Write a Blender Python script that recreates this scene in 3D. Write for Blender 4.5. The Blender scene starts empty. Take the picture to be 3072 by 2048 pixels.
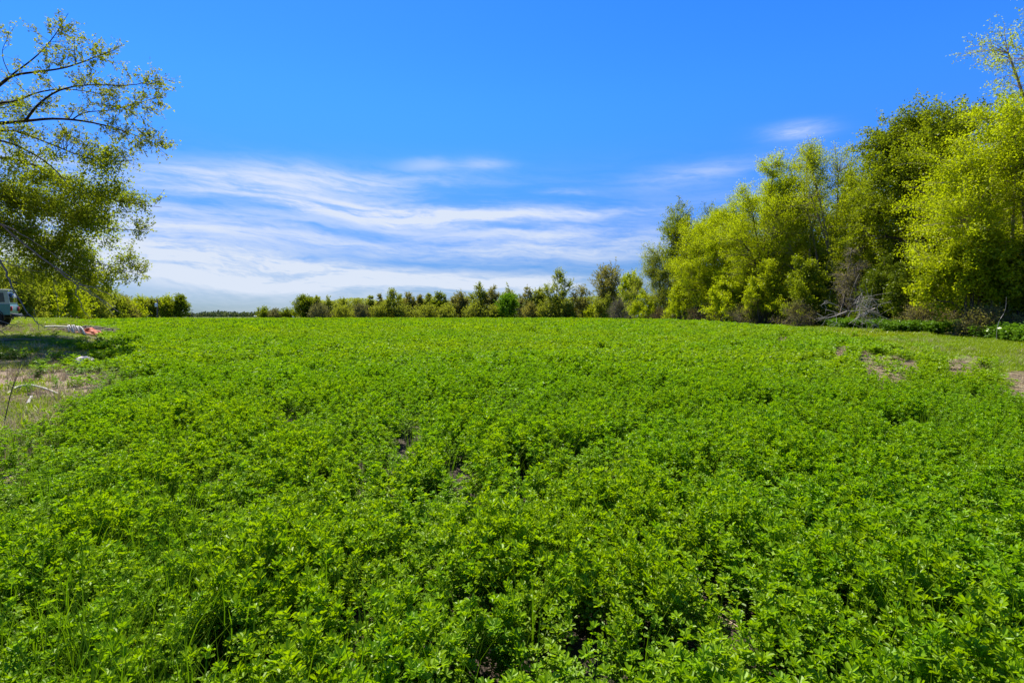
import bpy, math
import numpy as np
from mathutils import Vector, Matrix

SC = bpy.context.scene
COL = SC.collection
R_ = math.radians

# ------------------------------------------------------------------ camera
EYE = 1.6            # eye height above the near ground
F = 1536.0           # focal length in pixels of the 3072 px wide photograph
HZ = 948.0           # row of the level line
cam = bpy.data.cameras.new('camera')
cam.lens = 18.0; cam.sensor_width = 36.0
cam.shift_y = -(1024.0 - HZ) / 3072.0
cam.clip_start = 0.05; cam.clip_end = 9000
cam_o = bpy.data.objects.new('camera', cam); COL.objects.link(cam_o)
cam_o.location = (0, 0, EYE); cam_o.rotation_euler = (R_(90), 0, 0)
SC.camera = cam_o

# ------------------------------------------------------------------ light
SUN_EL, SUN_AZ = 57.0, -28.0      # azimuth from +Y, negative = to the left
SUN_STRENGTH = 5.0
SKY_STRENGTH = 0.090
EXPOSURE = 1.10
SC.view_settings.view_transform = 'Standard'
SC.view_settings.look = 'None'
SC.view_settings.gamma = 1.0
SC.view_settings.use_curve_mapping = False
SC.view_settings.exposure = EXPOSURE
SC.cycles.diffuse_bounces = 6
sd = Vector((math.sin(R_(SUN_AZ)) * math.cos(R_(SUN_EL)), math.cos(R_(SUN_AZ)) * math.cos(R_(SUN_EL)), math.sin(R_(SUN_EL))))
sun = bpy.data.lights.new('sun', 'SUN')
sun.energy = SUN_STRENGTH; sun.angle = R_(0.5); sun.color = (1.0, 0.94, 0.84)
sun_o = bpy.data.objects.new('sun', sun); COL.objects.link(sun_o)
sun_o.rotation_euler = sd.to_track_quat('Z', 'Y').to_euler()
sun_o.location = (-40, 40, 60)

# ------------------------------------------------------------------ node helper
class NT:
    def __init__(s, tree):
        s.t = tree; s.n = tree.nodes; s.l = tree.links
    def new(s, typ, **kw):
        n = s.n.new(typ)
        for k, v in kw.items():
            setattr(n, k, v)
        return n
    def put(s, sock, v):
        if isinstance(v, bpy.types.NodeSocket): s.l.new(v, sock)
        elif v is not None: sock.default_value = v
    def m(s, op, a, b=None, c=None, clamp=False):
        n = s.new('ShaderNodeMath', operation=op); n.use_clamp = clamp
        s.put(n.inputs[0], a)
        if b is not None: s.put(n.inputs[1], b)
        if c is not None: s.put(n.inputs[2], c)
        return n.outputs[0]
    def mix(s, fac, a, b, blend='MIX'):
        n = s.new('ShaderNodeMix', data_type='RGBA', blend_type=blend)
        s.put(n.inputs[0], fac); s.put(n.inputs[6], a); s.put(n.inputs[7], b)
        return n.outputs[2]
    def smooth(s, v, a, b):
        n = s.new('ShaderNodeMapRange', interpolation_type='SMOOTHSTEP')
        s.put(n.inputs[0], v); n.inputs[1].default_value = a; n.inputs[2].default_value = b
        return n.outputs[0]
    def noise(s, vec, scale, detail=3, rough=0.55, dist=0.0):
        n = s.new('ShaderNodeTexNoise'); s.put(n.inputs['Vector'], vec)
        n.inputs['Scale'].default_value = scale; n.inputs['Detail'].default_value = detail
        n.inputs['Roughness'].default_value = rough; n.inputs['Distortion'].default_value = dist
        return n.outputs[0]
    def comb(s, x, y, z):
        n = s.new('ShaderNodeCombineXYZ'); s.put(n.inputs[0], x); s.put(n.inputs[1], y); s.put(n.inputs[2], z)
        return n.outputs[0]

def rgb(r, g, b): return (r, g, b, 1.0)

# ------------------------------------------------------------------ sky
def build_world():
    w = bpy.data.worlds.new('World'); SC.world = w; w.use_nodes = True
    N = NT(w.node_tree); N.n.clear()
    out = N.new('ShaderNodeOutputWorld'); bg = N.new('ShaderNodeBackground')
    sky = N.new('ShaderNodeTexSky', sky_type='NISHITA')
    sky.sun_disc = False; sky.sun_elevation = R_(SUN_EL); sky.sun_rotation = R_(SUN_AZ)
    sky.altitude = 700; sky.air_density = 1.0; sky.dust_density = 0.1; sky.ozone_density = 3.0
    tc = N.new('ShaderNodeTexCoord'); sp = N.new('ShaderNodeSeparateXYZ')
    N.l.new(tc.outputs['Generated'], sp.inputs[0])
    X, Y, Z = sp.outputs
    az = N.m('ARCTAN2', X, Y); el = N.m('ARCSINE', Z)
    # deeper, clear spring blue
    gam = N.new('ShaderNodeHueSaturation'); N.l.new(sky.outputs[0], gam.inputs['Color'])
    gam.inputs['Saturation'].default_value = 1.30; gam.inputs['Value'].default_value = 1.0
    gam.inputs['Hue'].default_value = 0.497
    skyc = N.mix(1.0, gam.outputs[0], N.mix(N.smooth(el, 0.0, 0.42), rgb(0.185, 0.255, 0.42), rgb(0.50, 0.77, 1.26)), 'MULTIPLY')
    # thin streaky cirrus
    wob = N.noise(N.comb(N.m('MULTIPLY', az, 2.2), N.m('MULTIPLY', el, 5.0), 3.1), 1.3, 4, 0.5)
    wobs = N.m('MULTIPLY', N.m('SUBTRACT', wob, 0.5), 0.07)
    elw = N.m('ADD', el, wobs)
    st = N.noise(N.comb(N.m('MULTIPLY', az, 2.4), N.m('ADD', N.m('MULTIPLY', elw, 24.0), N.m('MULTIPLY', az, 0.9)), 0.0), 1.0, 5, 0.56, 0.3)
    fine = N.noise(N.comb(N.m('MULTIPLY', az, 9.0), N.m('ADD', N.m('MULTIPLY', elw, 66.0), N.m('MULTIPLY', az, 2.5)), 5.0), 1.0, 4, 0.6, 0.5)
    wisp = N.noise(N.comb(N.m('MULTIPLY', az, 30.0), N.m('ADD', N.m('MULTIPLY', elw, 120.0), N.m('MULTIPLY', az, 12.0)), 9.0), 1.0, 4, 0.65, 1.2)
    tex = N.m('ADD', N.m('ADD', N.m('MULTIPLY', st, 0.60), N.m('MULTIPLY', fine, 0.27)), N.m('MULTIPLY', wisp, 0.13))
    # soft cover that thickens toward the horizon, all round
    low = N.m('MULTIPLY', N.m('MULTIPLY', N.m('SUBTRACT', 1.0, N.smooth(el, 0.05, 0.34)), N.m('MULTIPLY_ADD', N.smooth(el, 0.0, 0.07), 0.6, 0.4)), 0.36)
    dens = N.m('MULTIPLY', low, N.smooth(tex, 0.38, 0.66))
    def band(px, py, a, b, slope, amp):
        nonlocal dens
        u0 = math.atan((px - 1536) / F); v0 = math.atan((HZ - py) / F * math.cos(u0))
        du = N.m('SUBTRACT', az, u0)
        dv = N.m('SUBTRACT', N.m('SUBTRACT', elw, v0), N.m('MULTIPLY', du, slope))
        q = N.m('ADD', N.m('POWER', N.m('ABSOLUTE', N.m('DIVIDE', du, a)), 2.0), N.m('POWER', N.m('ABSOLUTE', N.m('DIVIDE', dv, b)), 2.0))
        e = N.m('EXPONENT', N.m('MULTIPLY', q, -1.0))
        t = N.m('MULTIPLY_ADD', N.smooth(tex, 0.37, 0.60), 0.80, 0.24)
        dens = N.m('ADD', dens, N.m('MULTIPLY', N.m('MULTIPLY', e, t), amp))
    band(430, 785, 0.34, 0.036, -0.10, 0.92)
    band(800, 818, 0.34, 0.024, -0.07, 0.86)
    band(1150, 835, 0.34, 0.018, -0.03, 0.80)
    band(1450, 850, 0.24, 0.018, -0.02, 0.50)
    band(600, 700, 0.30, 0.018, -0.03, 0.50)
    band(900, 612, 0.28, 0.018, -0.05, 0.66)
    band(1300, 638, 0.30, 0.017, -0.02, 1.0)
    band(1750, 640, 0.20, 0.012, 0.05, 0.34)
    band(600, 645, 0.24, 0.014, 0.0, 0.42)
    band(1000, 530, 0.22, 0.021, 0.03, 0.74)
    band(600, 528, 0.32, 0.018, -0.02, 0.52)
    band(1650, 705, 0.28, 0.017, -0.02, 0.60)
    band(1850, 745, 0.28, 0.018, 0.0, 0.50)
    band(1250, 735, 0.40, 0.016, -0.02, 0.34)
    band(1290, 487, 0.055, 0.009, 0.0, 0.36)
    band(1460, 487, 0.045, 0.010, 0.0, 0.42)
    band(1690, 575, 0.05, 0.007, 0.0, 0.36)
    band(2080, 515, 0.10, 0.016, 0.05, 0.42)
    band(2400, 400, 0.046, 0.012, -0.10, 0.85)
    dens = N.m('MINIMUM', dens, 0.96)
    c = N.mix(dens, skyc, rgb(3.85, 4.25, 4.95))
    N.l.new(c, bg.inputs[0]); bg.inputs[1].default_value = SKY_STRENGTH
    N.l.new(bg.outputs[0], out.inputs[0])
    w.cycles.sampling_method = 'MANUAL'; w.cycles.sample_map_resolution = 512
build_world()

# ------------------------------------------------------------------ mesh helpers
rng0 = np.random.default_rng(11)

def vnoise(x, y, seed=0):
    """smooth value noise, about -1..1, cell size 1"""
    x = np.asarray(x, float); y = np.asarray(y, float)
    xi = np.floor(x).astype(np.int64); yi = np.floor(y).astype(np.int64)
    fx = x - xi; fy = y - yi
    fx = fx * fx * (3 - 2 * fx); fy = fy * fy * (3 - 2 * fy)
    def hsh(a, b):
        n = (a * 374761393 + b * 668265263 + seed * 974711) & 0x7fffffff
        n = ((n ^ (n >> 13)) * 1274126177) & 0x7fffffff
        n = n ^ (n >> 16)
        return (n & 0xffff) / 32767.5 - 1.0
    return ((hsh(xi, yi) * (1 - fx) + hsh(xi + 1, yi) * fx) * (1 - fy) + (hsh(xi, yi + 1) * (1 - fx) + hsh(xi + 1, yi + 1) * fx) * fy)

def make_mesh(name, V, faces_list, attrs=None, smooth=False):
    """faces_list: list of int arrays (n,k). attrs: {name: per-face float array}"""
    me = bpy.data.meshes.new(name)
    V = np.ascontiguousarray(V, dtype=np.float32)
    me.vertices.add(len(V)); me.vertices.foreach_set('co', V.ravel())
    faces_list = [np.asarray(f, dtype=np.int32) for f in faces_list if len(f)]
    idx = np.concatenate([f.ravel() for f in faces_list]) if faces_list else np.zeros(0, np.int32)
    tot = np.concatenate([np.full(len(f), f.shape[1], np.int32) for f in faces_list]) if faces_list else np.zeros(0, np.int32)
    st = np.concatenate([[0], np.cumsum(tot)[:-1]]).astype(np.int32) if len(tot) else tot
    me.loops.add(len(idx)); me.loops.foreach_set('vertex_index', idx)
    me.polygons.add(len(tot)); me.polygons.foreach_set('loop_start', st); me.polygons.foreach_set('loop_total', tot)
    if smooth: me.polygons.foreach_set('use_smooth', np.ones(len(tot), dtype=bool))
    if attrs:
        for k, a in attrs.items():
            at = me.attributes.new(k, 'FLOAT', 'FACE'); at.data.foreach_set('value', np.asarray(a, np.float32))
    me.update(calc_edges=True)
    return me

class MB:
    """collects pieces of one mesh"""
    def __init__(s): s.V = []; s.F = {}; s.n = 0; s.A = {}
    def add(s, V, Fs, a=None):
        V = np.asarray(V, float).reshape(-1, 3)
        Fs = np.asarray(Fs, int)
        k = Fs.shape[1]
        s.F.setdefault(k, []).append(Fs + s.n); s.V.append(V); s.n += len(V)
        s.A.setdefault(k, []).append(np.zeros(len(Fs)) if a is None else np.asarray(a, float))
    def tubes(s, P, R, sides=4, a=None):
        """P (N,S,3) paths, R (N,S) radii"""
        P = np.asarray(P, float); R = np.asarray(R, float)
        N, S, _ = P.shape
        if N == 0: return
        T = np.gradient(P, axis=1); T /= np.linalg.norm(T, axis=2, keepdims=True) + 1e-9
        ref = np.where(np.abs(T[:, :, 2:3]) > 0.9, np.array([1.0, 0.1, 0]), np.array([0.05, 0.1, 1.0]))
        U = np.cross(T, ref); U /= np.linalg.norm(U, axis=2, keepdims=True) + 1e-9
        W = np.cross(T, U)
        ang = np.arange(sides) * 2 * np.pi / sides
        ring = P[:, :, None, :] + R[:, :, None, None] * (np.cos(ang)[None, None, :, None] * U[:, :, None, :] + np.sin(ang)[None, None, :, None] * W[:, :, None, :])
        base = (np.arange(N) * S * sides)[:, None, None]
        i = np.arange(S - 1)[None, :, None] * sides; j = np.arange(sides)[None, None, :]; j2 = (j + 1) % sides
        f = np.stack([base + i + j, base + i + j2, base + i + sides + j2, base + i + sides + j], -1).reshape(-1, 4)
        aa = None
        if a is not None: aa = np.repeat(np.asarray(a, float), (S - 1) * sides)
        s.add(ring.reshape(-1, 3), f, aa)
    def quads(s, V, a=None):
        """V (N,4,3)"""
        n = len(V)
        if n: s.add(V.reshape(-1, 3), np.arange(n * 4).reshape(-1, 4), a)
    def box(s, c, d, M=None):
        c = np.array(c, float); d = np.array(d, float) / 2
        v = np.array([[x, y, z] for x in (-1, 1) for y in (-1, 1) for z in (-1, 1)]) * d + c
        if M is not None: v = v @ M.T
        s.add(v, [[0, 1, 3, 2], [4, 6, 7, 5], [0, 4, 5, 1], [2, 3, 7, 6], [0, 2, 6, 4], [1, 5, 7, 3]])
    def prism(s, poly, y0, y1):
        """extrude an XZ polygon from y0 to y1"""
        n = len(poly)
        v = [[p[0], y0, p[1]] for p in poly] + [[p[0], y1, p[1]] for p in poly]
        s.add(v, [[i, (i + 1) % n, (i + 1) % n + n, i + n] for i in range(n)])
        s.add(v, [list(range(n))[::-1]]); s.add(v, [list(range(n, 2 * n))])
    def lathe(s, prof, n=24, axis='y', c=(0, 0, 0)):
        """profile [(r, t)] about an axis"""
        ang = np.arange(n) * 2 * np.pi / n
        pr = np.array(prof, float); m = len(pr)
        ca, sa = np.cos(ang), np.sin(ang)
        r = pr[:, 0][:, None]; t = np.repeat(pr[:, 1][:, None], n, 1)
        if axis == 'y': v = np.stack([r * ca, t, r * sa], -1)
        elif axis == 'z': v = np.stack([r * ca, r * sa, t], -1)
        else: v = np.stack([t, r * ca, r * sa], -1)
        v = v.reshape(-1, 3) + np.array(c)
        f = [[i * n + j, i * n + (j + 1) % n, (i + 1) * n + (j + 1) % n, (i + 1) * n + j] for i in range(m - 1) for j in range(n)]
        s.add(v, f)
    def mesh(s, name, smooth=False, attr=False):
        Fs = []; As = []
        for k in s.F:
            Fs += s.F[k]; As += s.A[k]
        # group by k keeps order
        fl = [np.concatenate(s.F[k]) for k in s.F]
        al = [np.concatenate(s.A[k]) for k in s.F]
        return make_mesh(name, np.concatenate(s.V) if s.V else np.zeros((0, 3)), fl, {'v': np.concatenate(al)} if attr and al else None, smooth)

def obj(name, me, mat=None, parent=None, loc=None, kind=None):
    o = bpy.data.objects.new(name, me); COL.objects.link(o)
    if mat is not None and me is not None and not me.materials: me.materials.append(mat)
    if parent is not None: o.parent = parent
    if loc is not None: o.location = loc
    if kind: o['kind'] = kind
    return o

def tag(o, label, cat, group=None):
    o['label'] = label; o['category'] = cat
    if group: o['group'] = group
    return o

def empty(name, loc, rz=0.0):
    o = bpy.data.objects.new(name, None); COL.objects.link(o)
    o.location = loc; o.rotation_euler = (0, 0, rz); o.empty_display_size = 0.3
    return o

# ------------------------------------------------------------------ materials
def leaf_mat(name, dark, light, trans=0.55, gloss=0.009, rough=0.4, inst=None, tint=None):
    m = bpy.data.materials.new(name); m.use_nodes = True
    N = NT(m.node_tree); N.n.clear()
    out = N.new('ShaderNodeOutputMaterial')
    at = N.new('ShaderNodeAttribute', attribute_name='v', attribute_type='GEOMETRY')
    c = N.mix(at.outputs['Fac'], rgb(*dark), rgb(*light))
    if inst is not None:
        ia = N.new('ShaderNodeAttribute', attribute_name='tone', attribute_type='INSTANCER')
        c = N.mix(ia.outputs['Fac'], c, N.mix(1.0, c, rgb(*inst), 'MULTIPLY'))
    d = N.new('ShaderNodeBsdfDiffuse'); N.l.new(c, d.inputs[0])
    t = N.new('ShaderNodeBsdfTranslucent')
    tc = N.mix(1.0, c, rgb(*(tint or (1.12, 1.16, 0.6))), 'MULTIPLY'); N.l.new(tc, t.inputs[0])
    mx = N.new('ShaderNodeMixShader'); mx.inputs[0].default_value = trans
    N.l.new(d.outputs[0], mx.inputs[1]); N.l.new(t.outputs[0], mx.inputs[2])
    g = N.new('ShaderNodeBsdfGlossy'); g.inputs['Roughness'].default_value = rough; g.inputs[0].default_value = rgb(.9, .95, .8)
    mg = N.new('ShaderNodeMixShader'); mg.inputs[0].default_value = gloss
    N.l.new(mx.outputs[0], mg.inputs[1]); N.l.new(g.outputs[0], mg.inputs[2])
    N.l.new(mg.outputs[0], out.inputs[0])
    return m

def solid_mat(name, base, rough=0.6, var=0.0, scale=8.0, metal=0.0, bump=0.0, base2=None, stretch=None):
    m = bpy.data.materials.new(name); m.use_nodes = True
    N = NT(m.node_tree); b = N.n['Principled BSDF']
    b.inputs['Roughness'].default_value = rough; b.inputs['Metallic'].default_value = metal
    tc = N.new('ShaderNodeTexCoord'); vec = tc.outputs['Object']
    if stretch:
        mp = N.new('ShaderNodeMapping'); mp.inputs['Scale'].default_value = stretch
        N.l.new(vec, mp.inputs[0]); vec = mp.outputs[0]
    n = N.noise(vec, scale, 4, 0.6)
    b2 = base2 or tuple(x * (1 - var) for x in base)
    c = N.mix(N.smooth(n, 0.35, 0.65), rgb(*base), rgb(*b2)); N.l.new(c, b.inputs['Base Color'])
    if bump:
        bp = N.new('ShaderNodeBump'); bp.inputs['Strength'].default_value = bump; bp.inputs['Distance'].default_value = 0.02
        N.l.new(n, bp.inputs['Height']); N.l.new(bp.outputs[0], b.inputs['Normal'])
    return m

M = {}
M['bark'] = solid_mat('bark', (0.085, 0.062, 0.045), 0.9, 0.5, 14, bump=0.6, stretch=(1, 1, .25))
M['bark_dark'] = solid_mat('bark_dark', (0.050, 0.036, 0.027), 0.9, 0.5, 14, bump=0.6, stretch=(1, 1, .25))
M['bark_pale'] = solid_mat('bark_pale', (0.27, 0.205, 0.145), 0.85, 0.4, 18, bump=0.4)
M['twig_grey'] = solid_mat('twig_grey', (0.24, 0.20, 0.165), 0.85, 0.45, 9, bump=0.3)
M['twig_brown'] = solid_mat('twig_brown', (0.115, 0.082, 0.058), 0.9, 0.4, 9)
M['twig_red'] = solid_mat('twig_red', (0.12, 0.060, 0.045), 0.9, 0.4, 9)
M['dead_grey'] = solid_mat('dead_grey', (0.42, 0.37, 0.32), 0.85, 0.45, 20, bump=0.3)
# foliage families: dark, light albedo
M['lf_yellow'] = leaf_mat('leaf_yellow_green', (0.265, 0.325, 0.004), (0.430, 0.480, 0.008), 0.58)
M['lf_lime'] = leaf_mat('leaf_lime', (0.230, 0.280, 0.004), (0.380, 0.420, 0.008), 0.58)
M['lf_green'] = leaf_mat('leaf_mid_green', (0.120, 0.165, 0.005), (0.250, 0.290, 0.008), 0.58)
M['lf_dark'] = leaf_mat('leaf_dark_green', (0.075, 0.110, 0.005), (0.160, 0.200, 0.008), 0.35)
M['lf_olive'] = leaf_mat('leaf_olive', (0.200, 0.225, 0.022), (0.330, 0.360, 0.034), 0.55)
M['lf_maple'] = leaf_mat('leaf_maple', (0.165, 0.215, 0.010), (0.310, 0.350, 0.016), 0.6)
M['lf_maple_young'] = leaf_mat('leaf_maple_young', (0.200, 0.240, 0.010), (0.360, 0.380, 0.016), 0.5)
M['lf_bud'] = leaf_mat('leaf_bud_brown', (0.215, 0.190, 0.045), (0.300, 0.280, 0.060), 0.45)
M['lf_grey'] = leaf_mat('leaf_grey_green', (0.176, 0.162, 0.068), (0.230, 0.223, 0.081), 0.35)
M['lf_vivid'] = leaf_mat('leaf_vivid_green', (0.096, 0.216, 0.006), (0.180, 0.324, 0.010), 0.45)
M['lf_far'] = leaf_mat('leaf_far_blue_green', (0.060, 0.085, 0.045), (0.100, 0.125, 0.055), 0.3)
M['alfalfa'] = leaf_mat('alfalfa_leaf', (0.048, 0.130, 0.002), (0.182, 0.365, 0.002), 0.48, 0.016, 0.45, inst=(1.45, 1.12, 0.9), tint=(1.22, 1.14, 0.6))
M['grass'] = leaf_mat('grass_blade', (0.115, 0.210, 0.003), (0.215, 0.320, 0.006), 0.45, 0.018, 0.4, inst=(1.35, 1.05, 1.0))
M['grass_tall'] = leaf_mat('grass_tall_blade', (0.055, 0.130, 0.003), (0.130, 0.240, 0.005), 0.45, 0.006, 0.55, inst=(1.3, 1.1, 1.0))
M['straw'] = leaf_mat('dry_straw', (0.30, 0.23, 0.13), (0.48, 0.40, 0.25), 0.2, 0.03, 0.5, inst=(.8, .75, .7), tint=(1, 1, 1))
M['weed'] = leaf_mat('weed_leaf', (0.040, 0.110, 0.006), (0.100, 0.200, 0.010), 0.35, 0.03, 0.35, inst=(1.5, 1.35, 0.8))

def pxx(px, d): return (px - 1536.0) / F * d
def top_z(py, d): return EYE + (HZ - py) / F * d

# ------------------------------------------------------------------ terrain
LY = np.array([-30, 0, 5.6, 7.6, 11.7, 15, 22, 26, 34, 50, 80, 130, 400]); LX = np.array([-4.3, -4.3, -4.9, -6.2, -9.1, -12.2, -17.3, -20.6, -27.2, -41, -66, -108, -330])
RY = np.array([-30, 0, 8.0, 12.7, 21, 34, 48, 70, 90, 104, 124, 400]); RX = np.array([7.4, 7.8, 8.8, 11.0, 14.6, 18.0, 19.0, 18.6, 16.5, 14, 12, 10])
FIELD_END = 106.0
def xL(y): return np.interp(y, LY, LX)
def xR(y): return np.interp(y, RY, RX)
def sstep(a, b, v):
    t = np.clip((np.asarray(v, float) - a) / (b - a), 0, 1); return t * t * (3 - 2 * t)
def hgt(x, y):
    x = np.asarray(x, float); y = np.asarray(y, float)
    yy = np.clip(y, 0, None)
    h = 0.85 * (1 - np.exp(-(yy / 28.0) ** 1.5))
    bank = 0.52 * sstep(-1.2, 3.0, xL(y) - x) * sstep(13, 22, y) * (1 - sstep(45, 75, y))
    rb = 0.12 * sstep(1.0, 7.0, x - xR(y)) * (1 - sstep(60, 110, y))
    n = 0.03 * vnoise(x * .5, y * .5, 3) + 0.015 * vnoise(x * 1.7, y * 1.7, 4)
    return h + bank + rb + n * (1 - sstep(20, 60, np.hypot(x, y)))
def hz(x, y): return float(hgt(x, y))

# bare patches at the right edge of the crop and holes in it: x, y, rx, ry
def patch_px(px, py, wpx, hpx, tall=0.27):
    """soil seen between two rows, with the near rim hidden by plants of the given height"""
    def dist(row, up):
        d = 10.0
        for _ in range(60): d = .5 * d + .5 * max(1.0, (EYE - up - hz(pxx(px, d), d)) * F / (row - HZ))
        return d
    d1 = dist(py - hpx / 2, 0.0); d0 = dist(py + hpx / 2, tall)
    d0 = min(d0, d1 - .35)
    return ((px - 1536) / F, (d0 + d1) / 2, wpx / 2 / F, (d1 - d0) / 2)
BARE = [patch_px(*p, tall=.42) for p in [(2660, 1096, 150, 56), (2890, 1083, 150, 20), (3060, 1140, 180, 38), (2520, 1046, 60, 16), (2590, 1056, 40, 12), (2350, 1017, 70, 10), (2750, 1084, 50, 12)]]
HOLES = [patch_px(*p, tall=.15) for p in [(1370, 1432, 130, 44), (1210, 1370, 90, 40), (1075, 1945, 90, 110), (600, 1480, 80, 40), (2130, 1450, 90, 30), (1560, 1455, 90, 40), (2430, 1390, 80, 30), (860, 1270, 80, 24), (2250, 1890, 90, 30)]]

def in_patch(x, y, L):
    x = np.asarray(x, float); y = np.asarray(y, float)
    u = x / np.maximum(y, .3); r = np.full(np.shape(x), 9.0)
    for (a, b, w, ry) in L:
        q = (np.abs((u - a) / w) ** 3 + np.abs((y - b) / ry) ** 3) ** (1 / 3.0)
        r = np.minimum(r, q)
    return r + 0.30 * vnoise(x * 1.6, y * .9, 8) + 0.26 * vnoise(x * 3.5, y * 2.0, 9)

def build_ground():
    def axis(a, b, n0, far):
        core = np.linspace(a, b, n0); st = core[1] - core[0]; ext = []; v = b
        while v < far: st *= 1.22; v += st; ext.append(v)
        st = core[1] - core[0]; lo = []; v = a
        while v > -far: st *= 1.22; v -= st; lo.append(v)
        return np.array(lo[::-1] + list(core) + ext)
    xs = axis(-32, 30, 180, 4000); ys = axis(-6, 48, 160, 4000)
    gx, gy = np.meshgrid(xs, ys)
    gz = hgt(gx, gy)
    V = np.stack([gx, gy, gz], -1).reshape(-1, 3)
    ny, nx = gx.shape
    i = np.arange(ny - 1)[:, None] * nx; j = np.arange(nx - 1)[None]
    f = np.stack([i + j, i + j + 1, i + nx + j + 1, i + nx + j], -1).reshape(-1, 4)
    me = make_mesh('ground', V, [f], smooth=True)
    x, y = V[:, 0], V[:, 1]
    # share of living grass in the turf outside the crop
    g = 0.5 + 0.9 * vnoise(x * .35, y * .35, 21) + 0.5 * vnoise(x * 1.1, y * 1.1, 22)
    out_r = sstep(0.5, 2.0, x - xR(y)); out_l = sstep(0.3, 1.5, xL(y) - x)
    right = np.clip(0.75 + 0.5 * g, 0, 1) * (1 - sstep(9.5, 12.5, x - xR(y)))
    left = np.clip(-0.12 + 0.45 * g + 0.75 * sstep(14, 18, y), 0, 1)
    gr = out_r * right + out_l * left
    gr = np.maximum(gr, sstep(60, 90, np.hypot(x, y)) * 0.8)
    at = me.attributes.new('grass', 'FLOAT', 'POINT'); at.data.foreach_set('value', gr.astype(np.float32))
    # moist humus under the crop, dry soil on the bare patches
    dm = sstep(-.3, .8, xR(y) - x) * sstep(-.3, .8, x - xL(y)) * sstep(.85, 1.15, in_patch(x, y, BARE))
    at = me.attributes.new('damp', 'FLOAT', 'POINT'); at.data.foreach_set('value', dm.astype(np.float32))
    m = bpy.data.materials.new('soil_and_turf'); m.use_nodes = True
    N = NT(m.node_tree); b = N.n['Principled BSDF']; b.inputs['Roughness'].default_value = 0.95
    geo = N.new('ShaderNodeNewGeometry'); P = geo.outputs['Position']
    n1 = N.noise(P, 1.3, 5, 0.6); n2 = N.noise(P, 14, 5, 0.65); n3 = N.noise(P, 60, 3, 0.6)
    soil = N.mix(N.smooth(n1, .35, .65), rgb(.175, .118, .070), rgb(.250, .180, .115))
    soil = N.mix(N.m('MULTIPLY', N.smooth(n2, .45, .7), .55), soil, rgb(.36, .275, .18))
    soil = N.mix(N.m('MULTIPLY', N.smooth(n3, .52, .75), .6), soil, rgb(.10, .068, .043))
    da = N.new('ShaderNodeAttribute', attribute_name='damp')
    soil = N.mix(da.outputs['Fac'], soil, N.mix(N.smooth(n2, .4, .7), rgb(.030, .020, .012), rgb(.065, .042, .024)))
    turf = N.mix(N.smooth(n2, .35, .65), rgb(.080, .110, .012), rgb(.150, .165, .022))
    turf = N.mix(N.m('MULTIPLY', N.smooth(n1, .5, .7), .4), turf, rgb(.20, .17, .06))
    ga = N.new('ShaderNodeAttribute', attribute_name='grass')
    gf = N.smooth(N.m('ADD', ga.outputs['Fac'], N.m('MULTIPLY', N.m('SUBTRACT', n2, .5), .9)), .35, .65)
    N.l.new(N.mix(gf, soil, turf), b.inputs['Base Color'])
    bp = N.new('ShaderNodeBump'); bp.inputs['Strength'].default_value = .8; bp.inputs['Distance'].default_value = .05
    N.l.new(N.m('ADD', n2, N.m('MULTIPLY', n3, .5)), bp.inputs['Height']); N.l.new(bp.outputs[0], b.inputs['Normal'])
    obj('ground', me, m, kind='structure')
build_ground()

# ------------------------------------------------------------------ leaves
def unit(v): return v / (np.linalg.norm(v, axis=-1, keepdims=True) + 1e-9)
def leaflets(B, D, Nn, L, W, fold=0.25, rich=False):
    """B base points, D directions, Nn plane normals, L lengths, W half widths -> quads (n,4,3)"""
    D = unit(D); S = unit(np.cross(D, Nn)); Nn = np.cross(S, D)
    L = np.asarray(L)[:, None]; W = np.asarray(W)[:, None]
    if not rich:
        return np.stack([B, B + D * L * .55 - S * W + Nn * W * fold, B + D * L, B + D * L * .55 + S * W + Nn * W * fold], 1)
    tip = B + D * L - Nn * L * .08
    l1 = B + D * L * .42 - S * W * .85 + Nn * W * fold; l2 = B + D * L * .85 - S * W * .8 + Nn * W * fold * .6
    r1 = B + D * L * .42 + S * W * .85 + Nn * W * fold; r2 = B + D * L * .85 + S * W * .8 + Nn * W * fold * .6
    return np.concatenate([np.stack([B, l1, l2, tip], 1), np.stack([B, tip, r2, r1], 1)], 0)

def bez(a, c, b, n):
    t = np.linspace(0, 1, n)[:, None]
    return (1 - t) ** 2 * a + 2 * t * (1 - t) * c + t * t * b

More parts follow.
